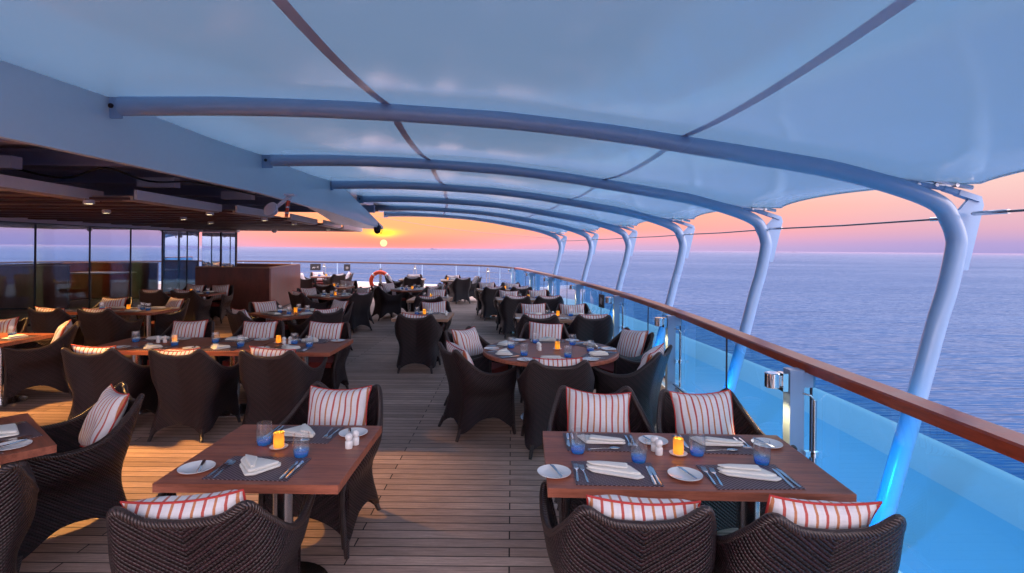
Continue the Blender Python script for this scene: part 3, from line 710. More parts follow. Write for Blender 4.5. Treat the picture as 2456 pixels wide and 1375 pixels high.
def spot(name, loc, target, e, col, size, blend=.35, soft=.03):
    ld = bpy.data.lights.new(name, 'SPOT'); ld.energy = e; ld.color = col; ld.spot_size = R(size); ld.spot_blend = blend; ld.shadow_soft_size = soft
    o = bpy.data.objects.new(name, ld); COL.objects.link(o); o.location = loc; ld.shadow_soft_size = max(soft, .08)
    o.rotation_euler = (Vector(loc)-Vector(target)).to_track_quat('Z', 'Y').to_euler(); return o
WARM = (1, .50, .14)
for loc, tgt, e, sz in (((-4.9, 5.3, 2.36), (-3.0, 4.7, 0), 520, 52), ((-6.3, 5.9, 2.36), (-5.7, 6.5, 0), 300, 62), ((-8.0, 8.0, 2.36), (-7.4, 7.6, 0), 170, 80), ((-8.6, 11.0, 2.36), (-8.0, 10.6, 0), 150, 80), ((-6.6, 11.2, 2.36), (-5.6, 10.0, 0), 120, 70), ((-6.0, 15.8, 2.36), (-5.8, 14.6, 0), 60, 70), ((-8.0, 17.6, 2.36), (-7.6, 18.6, 0), 40, 70)):
    spot('ceiling_spot_light', loc, tgt, e, WARM, sz)
# floodlight on an arm, and the lamp at the fascia tip
p = PY(665, 500, 8.2)
r = empty('floodlight', p, 0, 'round floodlight on an angled arm under the fascia beside an orange tube', 'floodlight')
b = MB(); b.tube([(.18, .05, .20), (0, 0, .03)], .028, 10); b.box((.18, .05, .21), (.16, .12, .03)); b.build('arm', M_GREYM, r)
b = MB(); b.lathe([(0, -.09), (.05, -.09), (.08, -.05), (.115, .0), (.115, .03), (.10, .035), (0, .02)], n=24); o = b.build('drum', M_GREYM, r); o.rotation_euler = (R(60), R(-35), 0); o.location = (-.09, 0, -.02)
p2 = PY(690, 502, 8.25)
r = empty('orange_tube', p2, 0, 'orange tube with pale straps hanging beside the floodlight', 'signal tube')
b = MB(); b.tube([(.02, 0, .13), (.0, 0, .06), (-.02, 0, -.12)], .026, 12); b.build('tube', M_ORANGE, r)
b = MB(); b.lathe([(.029, .02), (.029, .04)], (-.005, 0, 0)); b.lathe([(.029, -.07), (.029, -.05)], (-.013, 0, 0)); b.tube([(.02, 0, .13), (.06, 0, .17)], .01, 8); b.build('strap', M_TAPE, r)
p3 = PY(905, 549, 14.6)
r = empty('dome_lamp', p3, 0, 'round dark lamp hanging under the pointed tip of the fascia', 'lamp')
b = MB(); b.lathe([(0, -.14), (.04, -.13), (.08, -.09), (.095, -.03), (.10, .06), (.05, .11), (.03, .16), (0, .16)], n=20); b.build('dome', M_DARKSTEEL, r)
b = MB(); b.tube([(.10+.03*math.cos(a*PI/6), 0, -.06+.07*math.sin(a*PI/6)) for a in range(13)], .01, 6); b.build('hoop', M_DARKSTEEL, r)
p4 = PY(658, 552, 17.9)
r = empty('dome_lamp', p4, 0, 'small grey dome hanging under the far edge of the slatted ceiling', 'lamp')
b = MB(); b.lathe([(0, -.10), (.05, -.09), (.09, -.03), (.10, .03), (0, .05)], n=16); b.build('dome', M_GREYM, r)

# ------------------------------------------------------------------ glass wall and restaurant inside
GX = -11.0
gw = empty('glass_wall', (GX, 12, 0), 0, 'long wall of tall coated glass panes reflecting the sunset, at the left', 'glass wall')
ys = [2.0, 4.6, 7.0, 9.2, 10.9, 12.4, 14.0, 15.5, 16.9, 18.2, 18.85]
for a, c_ in zip(ys, ys[1:]):
    b = MB(); b.box((GX, (a+c_)/2, 1.2), (.02, c_-a-.05, 2.34)); child(b.build('pane', M_WGLASS), gw)
for y in ys:
    b = MB(); b.box((GX, y, 1.18), (.05, .03, 2.36)); child(b.build('mullion', M_DARKSTEEL), gw)
for a, c_ in ((1.5, 12.6), (12.603, 18.9)):
    b = MB(); b.box((GX+.05, (a+c_)/2, 2.44), (.20, c_-a, .17)); b.bevel(.005, 1); child(b.build('header', M_GREYM), gw)
b = MB(); b.box((GX+.03, 10, 2.345), (.10, 17.6, .02)); child(b.build('head_track', M_DARKSTEEL), gw)
b = MB(); b.box((GX, 10.2, .03), (.10, 17.3, .055)); child(b.build('sill', M_DARKSTEEL), gw)
gr = empty('glass_wall', (GX, 18.9, 0), 0, 'short return of bluish glass panes above the left end of the counter', 'glass wall')
xs = [GX+.06, -10.25, -9.72]
for a, c_ in zip(xs, xs[1:]):
    b = MB(); b.box(((a+c_)/2, 18.95, 1.2), (c_-a-.04, .02, 2.3)); child(b.build('pane', M_WGLASS), gr)
for x in xs[1:]:
    b = MB(); b.box((x, 18.95, 1.18), (.05, .07, 2.36)); child(b.build('mullion', M_DARKSTEEL), gr)
b = MB(); b.box((-10.3, 18.95, 2.44), (1.3, .2, .17)); child(b.build('header', M_GREYM), gr)
# inside
b = MB(); b.box((-15.1, 9, .006), (8.0, 20, .008)); tag(b.build('interior_floor', M_INFLOOR), kind='structure')
b = MB(); b.box((-15.2, 9, 2.62), (8.2, 20, .1)); tag(b.build('interior_ceiling', M_SOFFIT), 'dark ceiling of the restaurant behind the glass wall', 'ceiling')
iw = empty('interior_wall', (-19, 9, 0), 0, 'far wall of the restaurant with bright windows, seen through the glass wall', 'wall')
for y in (1.0, 5.0, 8.6, 12.2, 15.6, 18.6):
    b = MB(); b.box((-19.1, y, 1.3), (.2, 1.3, 2.6)); child(b.build('pier', M_SOFFIT), iw)
b = MB(); b.box((-19.1, 9.8, .45), (.16, 19, .9)); child(b.build('dado', M_SOFFIT), iw)
b = MB(); b.box((-19.1, 9.8, 2.35), (.16, 19, .5)); child(b.build('lintel', M_SOFFIT), iw)
b = MB(); b.box((-19.05, 9.8, 1.5), (.015, 19, 1.25)); child(b.build('pane', M_RGLASS), iw)
for k, (x, y) in enumerate(((-12.2, 11.6), (-12.3, 14.1), (-12.2, 16.0), (-12.2, 17.7), (-12.1, 9.0))):
    b = MB(); b.box((x, y, 1.29), (.34, .34, 2.56)); b.bevel(.02, 2); tag(b.build('column', M_CREAM), 'cream square column behind the glass wall, %s along it' % ['second', 'third', 'fourth', 'farthest', 'nearest'][k], 'column', 'columns behind the glass')
spot('restaurant_light', (-13.2, 12.5, 2.5), (-12.6, 13.5, 0), 420, (1, .72, .32), 130, .6, .15)
spot('restaurant_light', (-13.0, 16.4, 2.5), (-12.6, 16.6, 0), 380, (1, .72, .32), 130, .6, .15)
spot('restaurant_light', (-13.0, 8.4, 2.5), (-12.8, 9.0, 0), 380, (1, .72, .32), 130, .6, .15)

# ------------------------------------------------------------------ wooden counter
cA, cB, cC, cD = Vector((-9.15, 15.55, 0)), Vector((-6.85, 15.2, 0)), Vector((-7.35, 18.7, 0)), Vector((-9.6, 18.85, 0))
ct = empty('counter', cB, 0, 'tall dark wooden serving counter enclosing a corner beside the glass wall', 'counter')
HC = 1.27
def wall_seg(a, c_, t_=.08):
    d = (c_-a); n_ = Vector((-d.y, d.x, 0)).normalized()*t_
    return [(a.x, a.y), (c_.x, c_.y), ((c_+n_).x, (c_+n_).y), ((a+n_).x, (a+n_).y)]
for a, c_, nm in ((cA, cB, 'front_panel'), (cB+Vector((0, .085, 0)), cC, 'side_panel'), (cC+Vector((-.085, 0, 0)), cD, 'back_panel')):
    b = MB(); b.prism([(x-cB.x, y-cB.y) for x, y in wall_seg(a, c_)], .04, HC-.03); b.bevel(.004, 1); b.build(nm, M_COUNTER, ct)
    b = MB(); b.prism([(x-cB.x, y-cB.y) for x, y in wall_seg(a, c_, .12)], HC-.028, HC+.004); b.build('top_rim', M_COUNTER_TOP, ct)
    b = MB(); b.prism([(x-cB.x, y-cB.y) for x, y in wall_seg(a, c_, .06)], .001, .039); b.build('plinth', M_DARKSTEEL, ct)
b = MB(); b.box((-8.5-cB.x, 17.6-cB.y, .95), (1.6, 1.2, .04)); b.build('work_top', M_COUNTER_TOP, ct)

# ------------------------------------------------------------------ chair
OUT = [ # station: list of (x, y, z) from hem to top, right half, back is -y
    [(0, -.262, .150), (0, -.235, .36), (0, -.272, .59), (0, -.340, .795)],
    [(.13, -.268, .120), (.125, -.237, .36), (.145, -.277, .59), (.135, -.345, .812)],
    [(.235, -.300, .070), (.215, -.230, .36), (.250, -.270, .60), (.238, -.345, .862)],
    [(.290, -.235, .095), (.262, -.170, .36), (.318, -.195, .57), (.300, -.255, .770)],
    [(.292, -.09, .185), (.272, -.07, .36), (.335, -.085, .52), (.350, -.11, .655)],
    [(.288, .08, .185), (.276, .08, .36), (.338, .075, .50), (.364, .065, .625)],
    [(.296, .215, .095), (.280, .215, .36), (.325, .22, .51), (.362, .225, .655)],
    [(.298, .275, .060), (.276, .272, .36), (.305, .280, .52), (.348, .300, .690)]]
def chair_surface(nu=6, nv=5):
    cols = [spline(c_, nv) for c_ in OUT]
    half = []
    for j in range(len(cols[0])): half.append(spline([c_[j] for c_ in cols], nu))
    nuu = len(half[0]); full = []
    for j in range(len(half)):
        left = [Vector((-p.x, p.y, p.z)) for p in half[j][:0:-1]]
        full.append(left+half[j])
    return full                        # rows by height, columns round the U
def make_chair():
    r = empty('wicker_armchair', cat='armchair')
    S = chair_surface(); nv, nu = len(S), len(S[0]); c0 = nu//2
    # uv in metres
    midr = S[nv//2]; arc = [0]*nu
    for i in range(1, nu): arc[i] = arc[i-1]+(Vector(midr[i])-Vector(midr[i-1])).length
    arc = [a-arc[c0] for a in arc]
    nrm = [[None]*nu for _ in range(nv)]
    for j in range(nv):
        for i in range(nu):
            du = S[j][min(i+1, nu-1)]-S[j][max(i-1, 0)]; dv = S[min(j+1, nv-1)][i]-S[max(j-1, 0)][i]
            nrm[j][i] = du.cross(dv).normalized()
    T = .032
    inner = [[S[j][i]-nrm[j][i]*T for i in range(nu)] for j in range(nv)]
    if (inner[nv//2][c0]-Vector((0, 0, .4))).length > (S[nv//2][c0]-Vector((0, 0, .4))).length:
        inner = [[S[j][i]+nrm[j][i]*T for i in range(nu)] for j in range(nv)]
    for rw_ in inner:
        for v_ in rw_: pass
    b = MB(); uv = [[(arc[i], S[j][i].z) for i in range(nu)] for j in range(nv)]
    b.grid(S, uv); b.grid(inner, uv, flip=True)
    b.grid([S[0], inner[0]], [uv[0], uv[0]])
    b.grid([[S[j][0] for j in range(nv)], [inner[j][0] for j in range(nv)]], [[uv[j][0] for j in range(nv)]]*2)
    b.grid([[S[j][-1] for j in range(nv)], [inner[j][-1] for j in range(nv)]], [[uv[j][-1] for j in range(nv)]]*2)
    b.build('woven_shell', M_WICKER, r, smooth=60)
    mid = [(S[-1][i]+inner[-1][i])/2 for i in range(nu)]
    fl = [(S[j][0]+inner[j][0])/2 for j in range(nv)]; fr2 = [(S[j][-1]+inner[j][-1])/2 for j in range(nv)]
    b = MB(); b.tube(fl+mid[1:-1]+fr2[::-1], .0185, 10); b.build('braided_rim', M_BRAID, r, smooth=60)
    # front apron with its arch
    b = MB(); rows = []; uvs = []
    for i in range(21):
        x = -.285+.57*i/20; zb = .075+.14*math.sin(PI*i/20)**.6
        rows.append([(x, .262, zb+(.40-zb)*k/4) for k in range(5)]); uvs.append([(x, zb+(.40-zb)*k/4) for k in range(5)])
    b.grid(rows, uvs); b.grid([[(p[0], p[1]-.03, p[2]) for p in rw_] for rw_ in rows], uvs, flip=True)
    b.grid([[rw_[0], (rw_[0][0], rw_[0][1]-.03, rw_[0][2])] for rw_ in rows]); b.build('apron', M_WICKER, r, smooth=60)
    b = MB(); b.box((0, .03, .39), (.47, .42, .03)); b.bevel(.005, 1); b.build('seat_deck', M_WICKER, r)
    b = MB(); b.box((0, .035, .438), (.465, .43, .065)); b.bevel(.022, 3); b.build('seat_cushion', M_SEAT, r, smooth=60)
    for sx_ in (-1, 1):
        for p0, p1 in (((.283*sx_, .262, .10), (.298*sx_, .278, 0)), ((.228*sx_, -.278, .11), (.250*sx_, -.325, 0))):
            b = MB(); b.tube([p0, p1], [.021, .015], 10); b.build('leg', M_BRAID, r)
    return r
def make_pillow(k=0):
    w, h_, th = (.44, .45, .43)[k], (.41, .40, .42)[k], (.075, .085, .066)[k]
    b = MB(); n = 18; F = []; B = []; uv = []
    for j in range(n+1):
        rf, rb_, ru = [], [], []
        for i in range(n+1):
            a = -1+2*i/n; c_ = -1+2*j/n
            inx = 1-.075*(1-c_*c_); iny = 1-.085*(1-a*a)
            x = a*w/2*inx; z = c_*h_/2*iny
            t_ = th*((1-a**4)*(1-c_**4))**.55*(1+.06*math.sin(3*a+2*c_))
            wr = (.004*math.sin(9*a*c_+2*a)+(.0, .007*math.sin(5*a-4*c_+1), .006*math.sin(4*c_+6*a*a))[k])*(1-a**4)*(1-c_**4); z -= (.0, .014, .008)[k]*(1-a*a)*(c_+1)*.5; x += (.0, .006, -.007)[k]*math.sin(3*c_)
            rf.append((x, t_+wr, z)); rb_.append((x, -t_*.9+wr, z)); ru.append((x, z))
        F.append(rf); B.append(rb_); uv.append(ru)
    b.grid(F, uv); b.grid(B, uv, flip=True)
    bmesh.ops.remove_doubles(b.bm, verts=b.bm.verts, dist=.0002)
    o = b.build('cushion', M_PILLOW, None, smooth=80)
    edge_ = [F[0][i] for i in range(n)]+[F[j][n] for j in range(n)]+[F[n][n-i] for i in range(n)]+[F[n-j][0] for j in range(n+1)]
    b = MB(); b.tube(edge_, .0048, 8, caps=False); b.build('piping', M_PIPE, o, smooth=60)
    tag(o, None, 'cushion'); return o
KC, KPI = Kind(make_chair), [Kind(lambda k=k: make_pillow(k)) for k in range(3)]
def chair(x, y, rot, lab, plab, group='dark wicker armchairs around the dining tables'):
    rot += R(random.uniform(-2.0, 2.0))
    KC.put((x, y, 0), rot, lab, group)
    jx = random.uniform(-.02, .02); tilt = R(random.uniform(19, 24)); tw = R(random.uniform(-5, 5))
    Mx = Matrix.Rotation(rot, 4, 'Z') @ Matrix.Translation((jx, -.185, .694+random.uniform(-.008, .012))) @ Matrix.Rotation(tilt, 4, 'X') @ Matrix.Rotation(tw, 4, 'Y')
    Mx = Matrix.Translation((x, y, 0)) @ Mx
    random.choice(KPI).put(Mx.to_translation(), 0, plab, 'striped cushions on the wicker chairs', Mx.to_euler())

# ------------------------------------------------------------------ table things
def make_fork():
    b = MB(); L_ = .195
    hp_ = [(-.095, .0045, .001), (-.06, .0055, .002), (-.01, .0035, .005), (.03, .003, .004), (.045, .008, .003), (.055, .0115, .002)]
    b.grid([[(-w, y, z), (w, y, z)] for y, w, z in hp_]); b.grid([[(-w, y, z-.0025), (w, y, z-.0025)] for y, w, z in hp_])
    for k in range(4):
        x = -.0095+k*.00633; b.grid([[(x-.0016, y, z), (x+.0016, y, z)] for y, z in ((.053, .002), (.075, .002), (.098, .007))])
    o = b.build('fork', M_CUTLERY); tag(o, None, 'fork'); return o
def make_knife():
    b = MB(); b.grid([[(-w, y, .004), (0, y, .0065), (w, y, .004)] for y, w in ((-.105, .006), (-.06, .008), (-.005, .0055), (.0, .007))])
    b.grid([[(-.007, y, .0035), (w, y, .0045)] for y, w in ((0, .007), (.04, .010), (.085, .011), (.105, .002), (.112, -.005))])
    o = b.build('knife', M_CUTLERY); tag(o, None, 'knife'); return o
def make_bknife():
    b = MB(); b.grid([[(-w, y, .004), (0, y, .008), (w, y, .004)] for y, w in ((-.078, .007), (-.04, .008), (-.004, .005), (.0, .0065))])
    b.grid([[(-.006, y, .004), (w, y, .0045)] for y, w in ((0, .006), (.03, .009), (.065, .010), (.080, .0))])
    o = b.build('butter_knife', M_CUTLERY); tag(o, None, 'butter knife'); return o
def make_spoon():
    b = MB(); b.grid([[(-w, y, z), (w, y, z)] for y, w, z in ((-.09, .005, .001), (-.05, .006, .003), (0, .003, .006), (.03, .003, .004))])
    rows = []
    for j in range(7):
        f = j/6; y = .03+.058*f; w = .0195*math.sin(PI*min(1, .08+f*.92))**.6
        rows.append([(w*a, y, .002+.005*(a*a)) for a in (-1, -.5, 0, .5, 1)])
    b.grid(rows); o = b.build('spoon', M_CUTLERY); tag(o, None, 'spoon'); return o
def make_plate():
    b = MB(); b.lathe([(0, .004), (.048, .004), (.055, .006), (.080, .0125), (.083, .0135), (.083, .0115), (.055, .002), (.045, 0), (0, 0)], n=32)
    o = b.build('side_plate', M_CHINA); tag(o, None, 'plate'); return o
def make_mat():
    b = MB(); b.box((0, 0, .0015), (.41, .28, .003)); o = b.build('placemat', M_MAT, smooth=0); tag(o, None, 'placemat'); return o
def make_tumbler():
    b = MB(); b.lathe([(.0, .0), (.027, .0), (.031, .004), (.0375, .035), (.0385, .06), (.036, .090), (.0335, .112), (.0318, .112), (.0342, .09), (.0365, .06), (.0352, .036), (.029, .014), (0, .012)], n=26)
    [setattr(v_, 'co', Vector((v_.co.x*1.13, v_.co.y*1.13, v_.co.z*1.10))) for v_ in b.bm.verts]; o = b.build('tumbler', M_TUMBLER, smooth=60); tag(o, None, 'glass'); return o
def napkin_layer(b, pts, th, z0):
    'soft slab over a plan outline'
    n = len(pts); cx = sum(p[0] for p in pts)/n; cy = sum(p[1] for p in pts)/n
    rings = []
    for s_, z in ((.97, 0), (1.0, th*.25), (1.0, th*.5), (.975, th*.68), (.88, th*.75), (.5, th*.86), (.12, th*.9)):
        rings.append([(cx+(x-cx)*s_, cy+(y-cy)*s_, z0+z) for x, y in pts])
    b.grid(rings, closed_v=True)
    b.bm.faces.new([b.bm.verts.new(p) for p in rings[-1]])
def outline(corners, n=6, rad=.25):
    rad *= .6
    q = [Vector((*c_, 0)) for c_ in corners]; out = []
    for i in range(len(q)):
        p, a, c_ = q[i], q[i-1], q[(i+1) % len(q)]; p0 = p+(a-p)*rad*.6; p1 = p+(c_-p)*rad*.6
        for k in range(n): t_ = k/(n-1); v_ = p0*(1-t_)**2+2*p*t_*(1-t_)+p1*t_*t_; out.append((v_.x, v_.y))
    return out
def make_napkin_a():
    b = MB()
    napkin_layer(b, outline([(-.125, .045), (-.10, .005), (.085, -.062), (.118, -.045), (.075, .055)], 5, .3), .012, .003)
    napkin_layer(b, outline([(-.122, .060), (-.115, .030), (.06, -.030), (.105, -.030), (.070, .052), (-.05, .070)], 5, .2), .013, .011)
    napkin_layer(b, outline([(-.12, .062), (-.10, .036), (.05, -.004), (.06, .046), (-.06, .066)], 5, .3), .010, .025)
    [setattr(v_, 'co', v_.co*1.12) for v_ in b.bm.verts]; o = b.build('napkin', M_NAPKIN, smooth=70); tag(o, None, 'napkin'); return o
def make_napkin_b():
    b = MB()
    napkin_layer(b, outline([(-.095, .06), (-.085, .015), (.0, -.085), (.035, -.075), (.10, .03), (.085, .06)], 5, .3), .013, .003)
    napkin_layer(b, outline([(-.10, .075), (-.092, .035), (.005, -.070), (.025, -.070), (.095, .035), (.0, .06)], 5, .3), .015, .015)
    napkin_layer(b, outline([(-.09, .070), (-.06, .02), (.01, -.055), (.02, -.04), (-.02, .05)], 5, .3), .012, .028)
    [setattr(v_, 'co', v_.co*1.12) for v_ in b.bm.verts]; o = b.build('napkin', M_NAPKIN, smooth=70); tag(o, None, 'napkin'); return o
def make_napkin_c():
    b = MB()
    napkin_layer(b, outline([(-.10, -.05), (.10, -.055), (.11, .05), (-.09, .055)], 5, .25), .012, .003)
    napkin_layer(b, outline([(-.10, -.045), (.08, -.05), (.10, .04), (-.02, .058)], 5, .35), .016, .014)
    [setattr(v_, 'co', v_.co*1.12) for v_ in b.bm.verts]; o = b.build('napkin', M_NAPKIN, smooth=70); tag(o, None, 'napkin'); return o
def make_shaker():
    b = MB(); b.lathe([(0, 0), (.019, 0), (.0205, .002), (.0205, .036), (.018, .040), (.012, .042), (.016, .046), (.0205, .056), (.0205, .066), (.016, .076), (.008, .081), (0, .082)], n=22)
    o = b.build('shaker', M_CHINA, smooth=50); tag(o, None, 'shaker'); return o
def make_candle():
    r = empty('votive_candle', cat='candle holder')
    b = MB(); b.lathe([(0, .002), (.030, .002), (.046, .008), (.048, .011), (.030, .007), (0, .006)], n=28); b.build('saucer', M_CHINA, r)
    b = MB(); b.lathe([(.026, .008), (.0275, .012), (.0275, .088), (.0255, .088), (.0255, .014), (0, .012)], n=24); b.build('amber_cup', M_AMBER, r, smooth=50)
    b = MB(); b.lathe([(0, .026), (.0065, .031), (.0078, .038), (.005, .049), (0, .056)], n=12); b.build('flame', M_FLAME, r)
    ld = bpy.data.lights.new('candle_light', 'POINT'); ld.energy = .8; ld.color = (1, .60, .16); ld.shadow_soft_size = .009
    lo = bpy.data.objects.new('candle_light', ld); COL.objects.link(lo); lo.parent = r; lo.location = (0, 0, .044)
    return r
KF, KK, KB, KS, KPL, KM, KT = [Kind(f) for f in (make_fork, make_knife, make_bknife, make_spoon, make_plate, make_mat, make_tumbler)]
KN = [Kind(f) for f in (make_napkin_a, make_napkin_b, make_napkin_c)]
KSH, KCA = Kind(make_shaker), Kind(make_candle)
TZ = .75
def pedestal(r, x=0, base=.24):
    b = MB(); b.cyl((x, 0, .02), (x, 0, .708), .052, n=24); b.build('column', M_STEEL, r)
    b = MB(); b.lathe([(0, .028), (.06, .026), (base, .012), (base, .0), (0, 0)], (x, 0, 0), 32); b.build('base', M_STEEL, r)
    b = MB(); b.box((x, 0, .7035), (.36, .36, .008)); b.build('top_bracket', M_DARKSTEEL, r)
def make_rect(L_, W_, m=M_TABLE, name='dining_table', feet=(0,)):
    def f():
        r = empty(name, cat='table')
        b = MB(); b.box((0, 0, TZ-.021), (L_, W_, .042)); b.bevel(.005, 2); b.build('tabletop', m, r)
        for x in feet: pedestal(r, x)
        return r
    return f
def make_round(rad):
    def f():
        r = empty('round_dining_table', cat='table')
        b = MB(); b.lathe([(0, TZ), (rad-.006, TZ), (rad, TZ-.006), (rad, TZ-.036), (rad-.006, TZ-.042), (0, TZ-.042)], n=64); b.build('tabletop', M_TABLE, r)
        pedestal(r, 0, .32); return r
    return f
TK = {'sq': Kind(make_rect(.86, .84)), 'sqp': Kind(make_rect(.88, .92, M_TABLE2)), 'r4': Kind(make_rect(1.40, .78, M_TABLE, feet=(-.38, .38))), 'r4p': Kind(make_rect(1.42, .86, M_TABLE2, feet=(-.38, .38))),
      'rd': Kind(make_round(.74)), 'long': Kind(make_rect(1.76, .88, M_TABLE, feet=(-.55, .55))), 'rds': Kind(make_round(.52)), 'sq1': Kind(make_rect(1.02, 1.02))}
HALF = {'sq': (.43, .42), 'sqp': (.44, .46), 'r4': (.70, .39), 'r4p': (.71, .43), 'rd': (.74, .74), 'long': (.88, .44), 'rds': (.52, .52), 'sq1': (.51, .51)}

def setting(ex, ey, ang, seat, tab, lvl, nk=0, spoon=False, far=False):
    'ex, ey: table edge in front of the sitter; ang: direction the sitter looks, 0 = +y'
    M_ = Matrix.Translation((ex, ey, TZ)) @ Matrix.Rotation(ang, 4, 'Z')
    J = lambda a: random.uniform(-a, a)
    def put(K, x, y, rot, what, grp, z=0.0):
        v_ = M_ @ Vector((x+J(.006), y+J(.006), z+.0008)); K.put(v_, ang+rot+R(J(4)), '%s at the %s place of %s' % (what, seat, tab), grp)
    put(KM, 0, .175, 0, 'dark woven placemat', 'woven placemats')
    put(KN[nk], 0+J(.01), .165, R(J(8)), 'cream folded napkin', 'cream napkins', .003)
    put(KT, .145, .335, 0, 'blue footed tumbler', 'blue footed tumblers', .0)
    if lvl >= 1:
        put(KPL, -.300, .165, 0, 'white side plate', 'white side plates')
    if lvl >= 2:
        put(KF, -.155, .155, 0, 'fork', 'forks', .003); put(KK, .165, .150, 0, 'knife', 'knives', .003)
        put(KB, -.285, .17, R(18), 'butter knife', 'butter knives', .010)
    if lvl >= 3:
        put(KF, -.185, .165, 0, 'outer fork', 'forks', .003 if True else 0); put(KK, .190, .155, 0, 'outer knife', 'knives', .003)
        if spoon: put(KS, .0, .285, R(90), 'spoon', 'spoons', .003)

def seat_xy(kind, side, off):
    a, b_ = HALF[kind]
    return {'n': ((off, -b_), 0), 'f': ((off, b_), PI), 'l': ((-a, off), -PI/2), 'r': ((a, off), PI/2)}[side]
def table(kind, x, y, rot, tab, lab, seats, lvl, candle=None, shakers=(), nk=None, group=None):
    TK[kind].put((x, y, 0), rot, lab, group)
    T_ = Matrix.Translation((x, y, 0)) @ Matrix.Rotation(rot, 4, 'Z')
    for s_ in seats:
        side, off, word = s_[:3]; opt = s_[3] if len(s_) > 3 else {}
        if kind in ('rd', 'rds'):
            rad = HALF[kind][0]; an = off           # angle of the seat round the table
            e = Vector((x+rad*math.cos(an), y+rad*math.sin(an), 0)); look = an+PI/2
            cpos = Vector((x+(rad+.16)*math.cos(an), y+(rad+.16)*math.sin(an), 0))
        else:
            (lx, ly), la = seat_xy(kind, side, off)
            e = T_ @ Vector((lx, ly, 0)); look = rot+la
            dd_ = opt.get('d', .16); out = Vector((math.sin(look), -math.cos(look), 0))
            cpos = e+out*dd_
        if 'c' in opt: cpos = Vector((*opt['c'], 0))
        look_c = opt.get('rot', look)
        if not opt.get('nochair'):
            chair(cpos.x, cpos.y, look_c, opt.get('lab') or 'dark wicker armchair at the %s place of %s' % (word, tab), 'striped cushion on the %s chair of %s' % (word, tab))
        if not opt.get('noset'):
            n_ = nk if nk is not None else random.choice((0, 1, 2))
            off2 = opt.get('dx', 0); e2 = e+Vector((math.cos(look), math.sin(look), 0))*off2
            setting(e2.x, e2.y, look, word, tab, lvl, n_, spoon=(side == 'f'))
    if candle:
        v_ = T_ @ Vector((*candle, 0)); KCA.put((v_.x, v_.y, TZ+.0008), random.uniform(0, 6), 'amber glass votive candle glowing on %s' % tab, 'votive candles')
    for k, q in enumerate(shakers):
        v_ = T_ @ Vector((*q, 0)); KSH.put((v_.x, v_.y, TZ+.0008), 0, '%s white china shaker on %s' % (['front', 'rear'][k] if len(shakers) > 1 else 'lone', tab), 'white china shakers')

# --- front left table
table('sq', -1.225, 2.91, 0, 'the front left table', 'square teak table on a steel pedestal at the front left', [
    ('n', -.02, 'near', {'c': (-1.275, 2.35), 'rot': R(8)}), ('f', .0, 'far', {'c': (-1.22, 3.52), 'rot': PI+R(-9)})], 3, (-.04, .03), ((.34, .04), (.36, .095)), 1)
# --- front right table
table('r4', .885, 2.85, R(-1.5), 'the front right table', 'long teak table beside the glass railing at the front right', [
    ('n', -.36, 'near left', {'c': (.51, 2.37), 'rot': R(0)}), ('n', .28, 'near right', {'c': (1.21, 2.32), 'rot': R(-1)}),
    ('f', -.37, 'far left', {'c': (.60, 3.50), 'rot': PI+R(-2)}), ('f', .27, 'far right', {'c': (1.32, 3.44), 'rot': PI+R(3)})], 3, (.02, .05), ((-.085, .045), (-.095, .10)), 0)
# --- table cut by the left edge
ar = math.atan2(.64, -.77)
table('sq', -3.10, 2.92, R(-40), 'the table cut by the left edge', 'square teak table cut off by the left edge of the picture', [
    ('r', 0, 'right', {'nochair': 1, 'noset': 1}), ('f', .0, 'far', {'c': (-2.80, 3.41), 'rot': math.atan2(.77, -.64)*0+PI-R(40)}), ('r', .0, 'near', {'c': (-2.61, 2.43), 'rot': R(50)})], 3, (-.3, .0), (), 2)
# --- second table at the left edge
table('r4', -6.37, 6.32, 0, 'the second left edge table', 'teak table at the left edge behind the wicker chair turned sideways', [
    ('r', 0, 'right end', {'c': (-5.72, 6.55), 'rot': PI/2+R(34)}), ('n', -.3, 'near'), ('f', -.35, 'far left')], 2, (-.3, .1), (), 2)
# --- long joined table
table('long', -3.66, 6.06, 0, 'the long joined table', 'long teak table left of a joined square table, set for four', [
    ('n', -.22, 'near left', {'c': (-4.00, 5.42)}), ('n', .52, 'near middle', {'c': (-3.16, 5.40)}),
    ('f', -.50, 'far left', {'c': (-4.16, 6.74)}), ('f', .42, 'far middle', {'c': (-3.24, 6.72)})], 3, (-.17, .06), ((-.28, .06), (-.35, .05)), None)
table('sq', -2.33, 6.05, 0, 'the joined square table', 'square teak table pushed against the right end of the long one', [
    ('n', -.05, 'near', {'c': (-2.29, 5.38)}), ('f', .0, 'far', {'c': (-2.38, 6.70)})], 3, (-.33, .10), ((-.25, .06), (-.19, .08)), None)
# --- round table
TA = [(-PI/2+.02, 'near middle', (.42, 5.06)), (-2.66, 'near left', (-.34, 5.52)), (-.50, 'near right', (1.24, 5.50)), (2.60, 'far left', (-.37, 6.38)), (PI/2, 'far middle', (.43, 6.76)), (.52, 'far right', (1.27, 6.40))]
table('rd', .43, 5.90, 0, 'the round table', 'round teak table with six wicker chairs beside the glass railing', [
    ('x', a, w, {'c': c_, 'rot': a+PI/2}) for a, w, c_ in TA], 3, (.08, .02), ((-.12, -.05), (-.13, .02)), None)
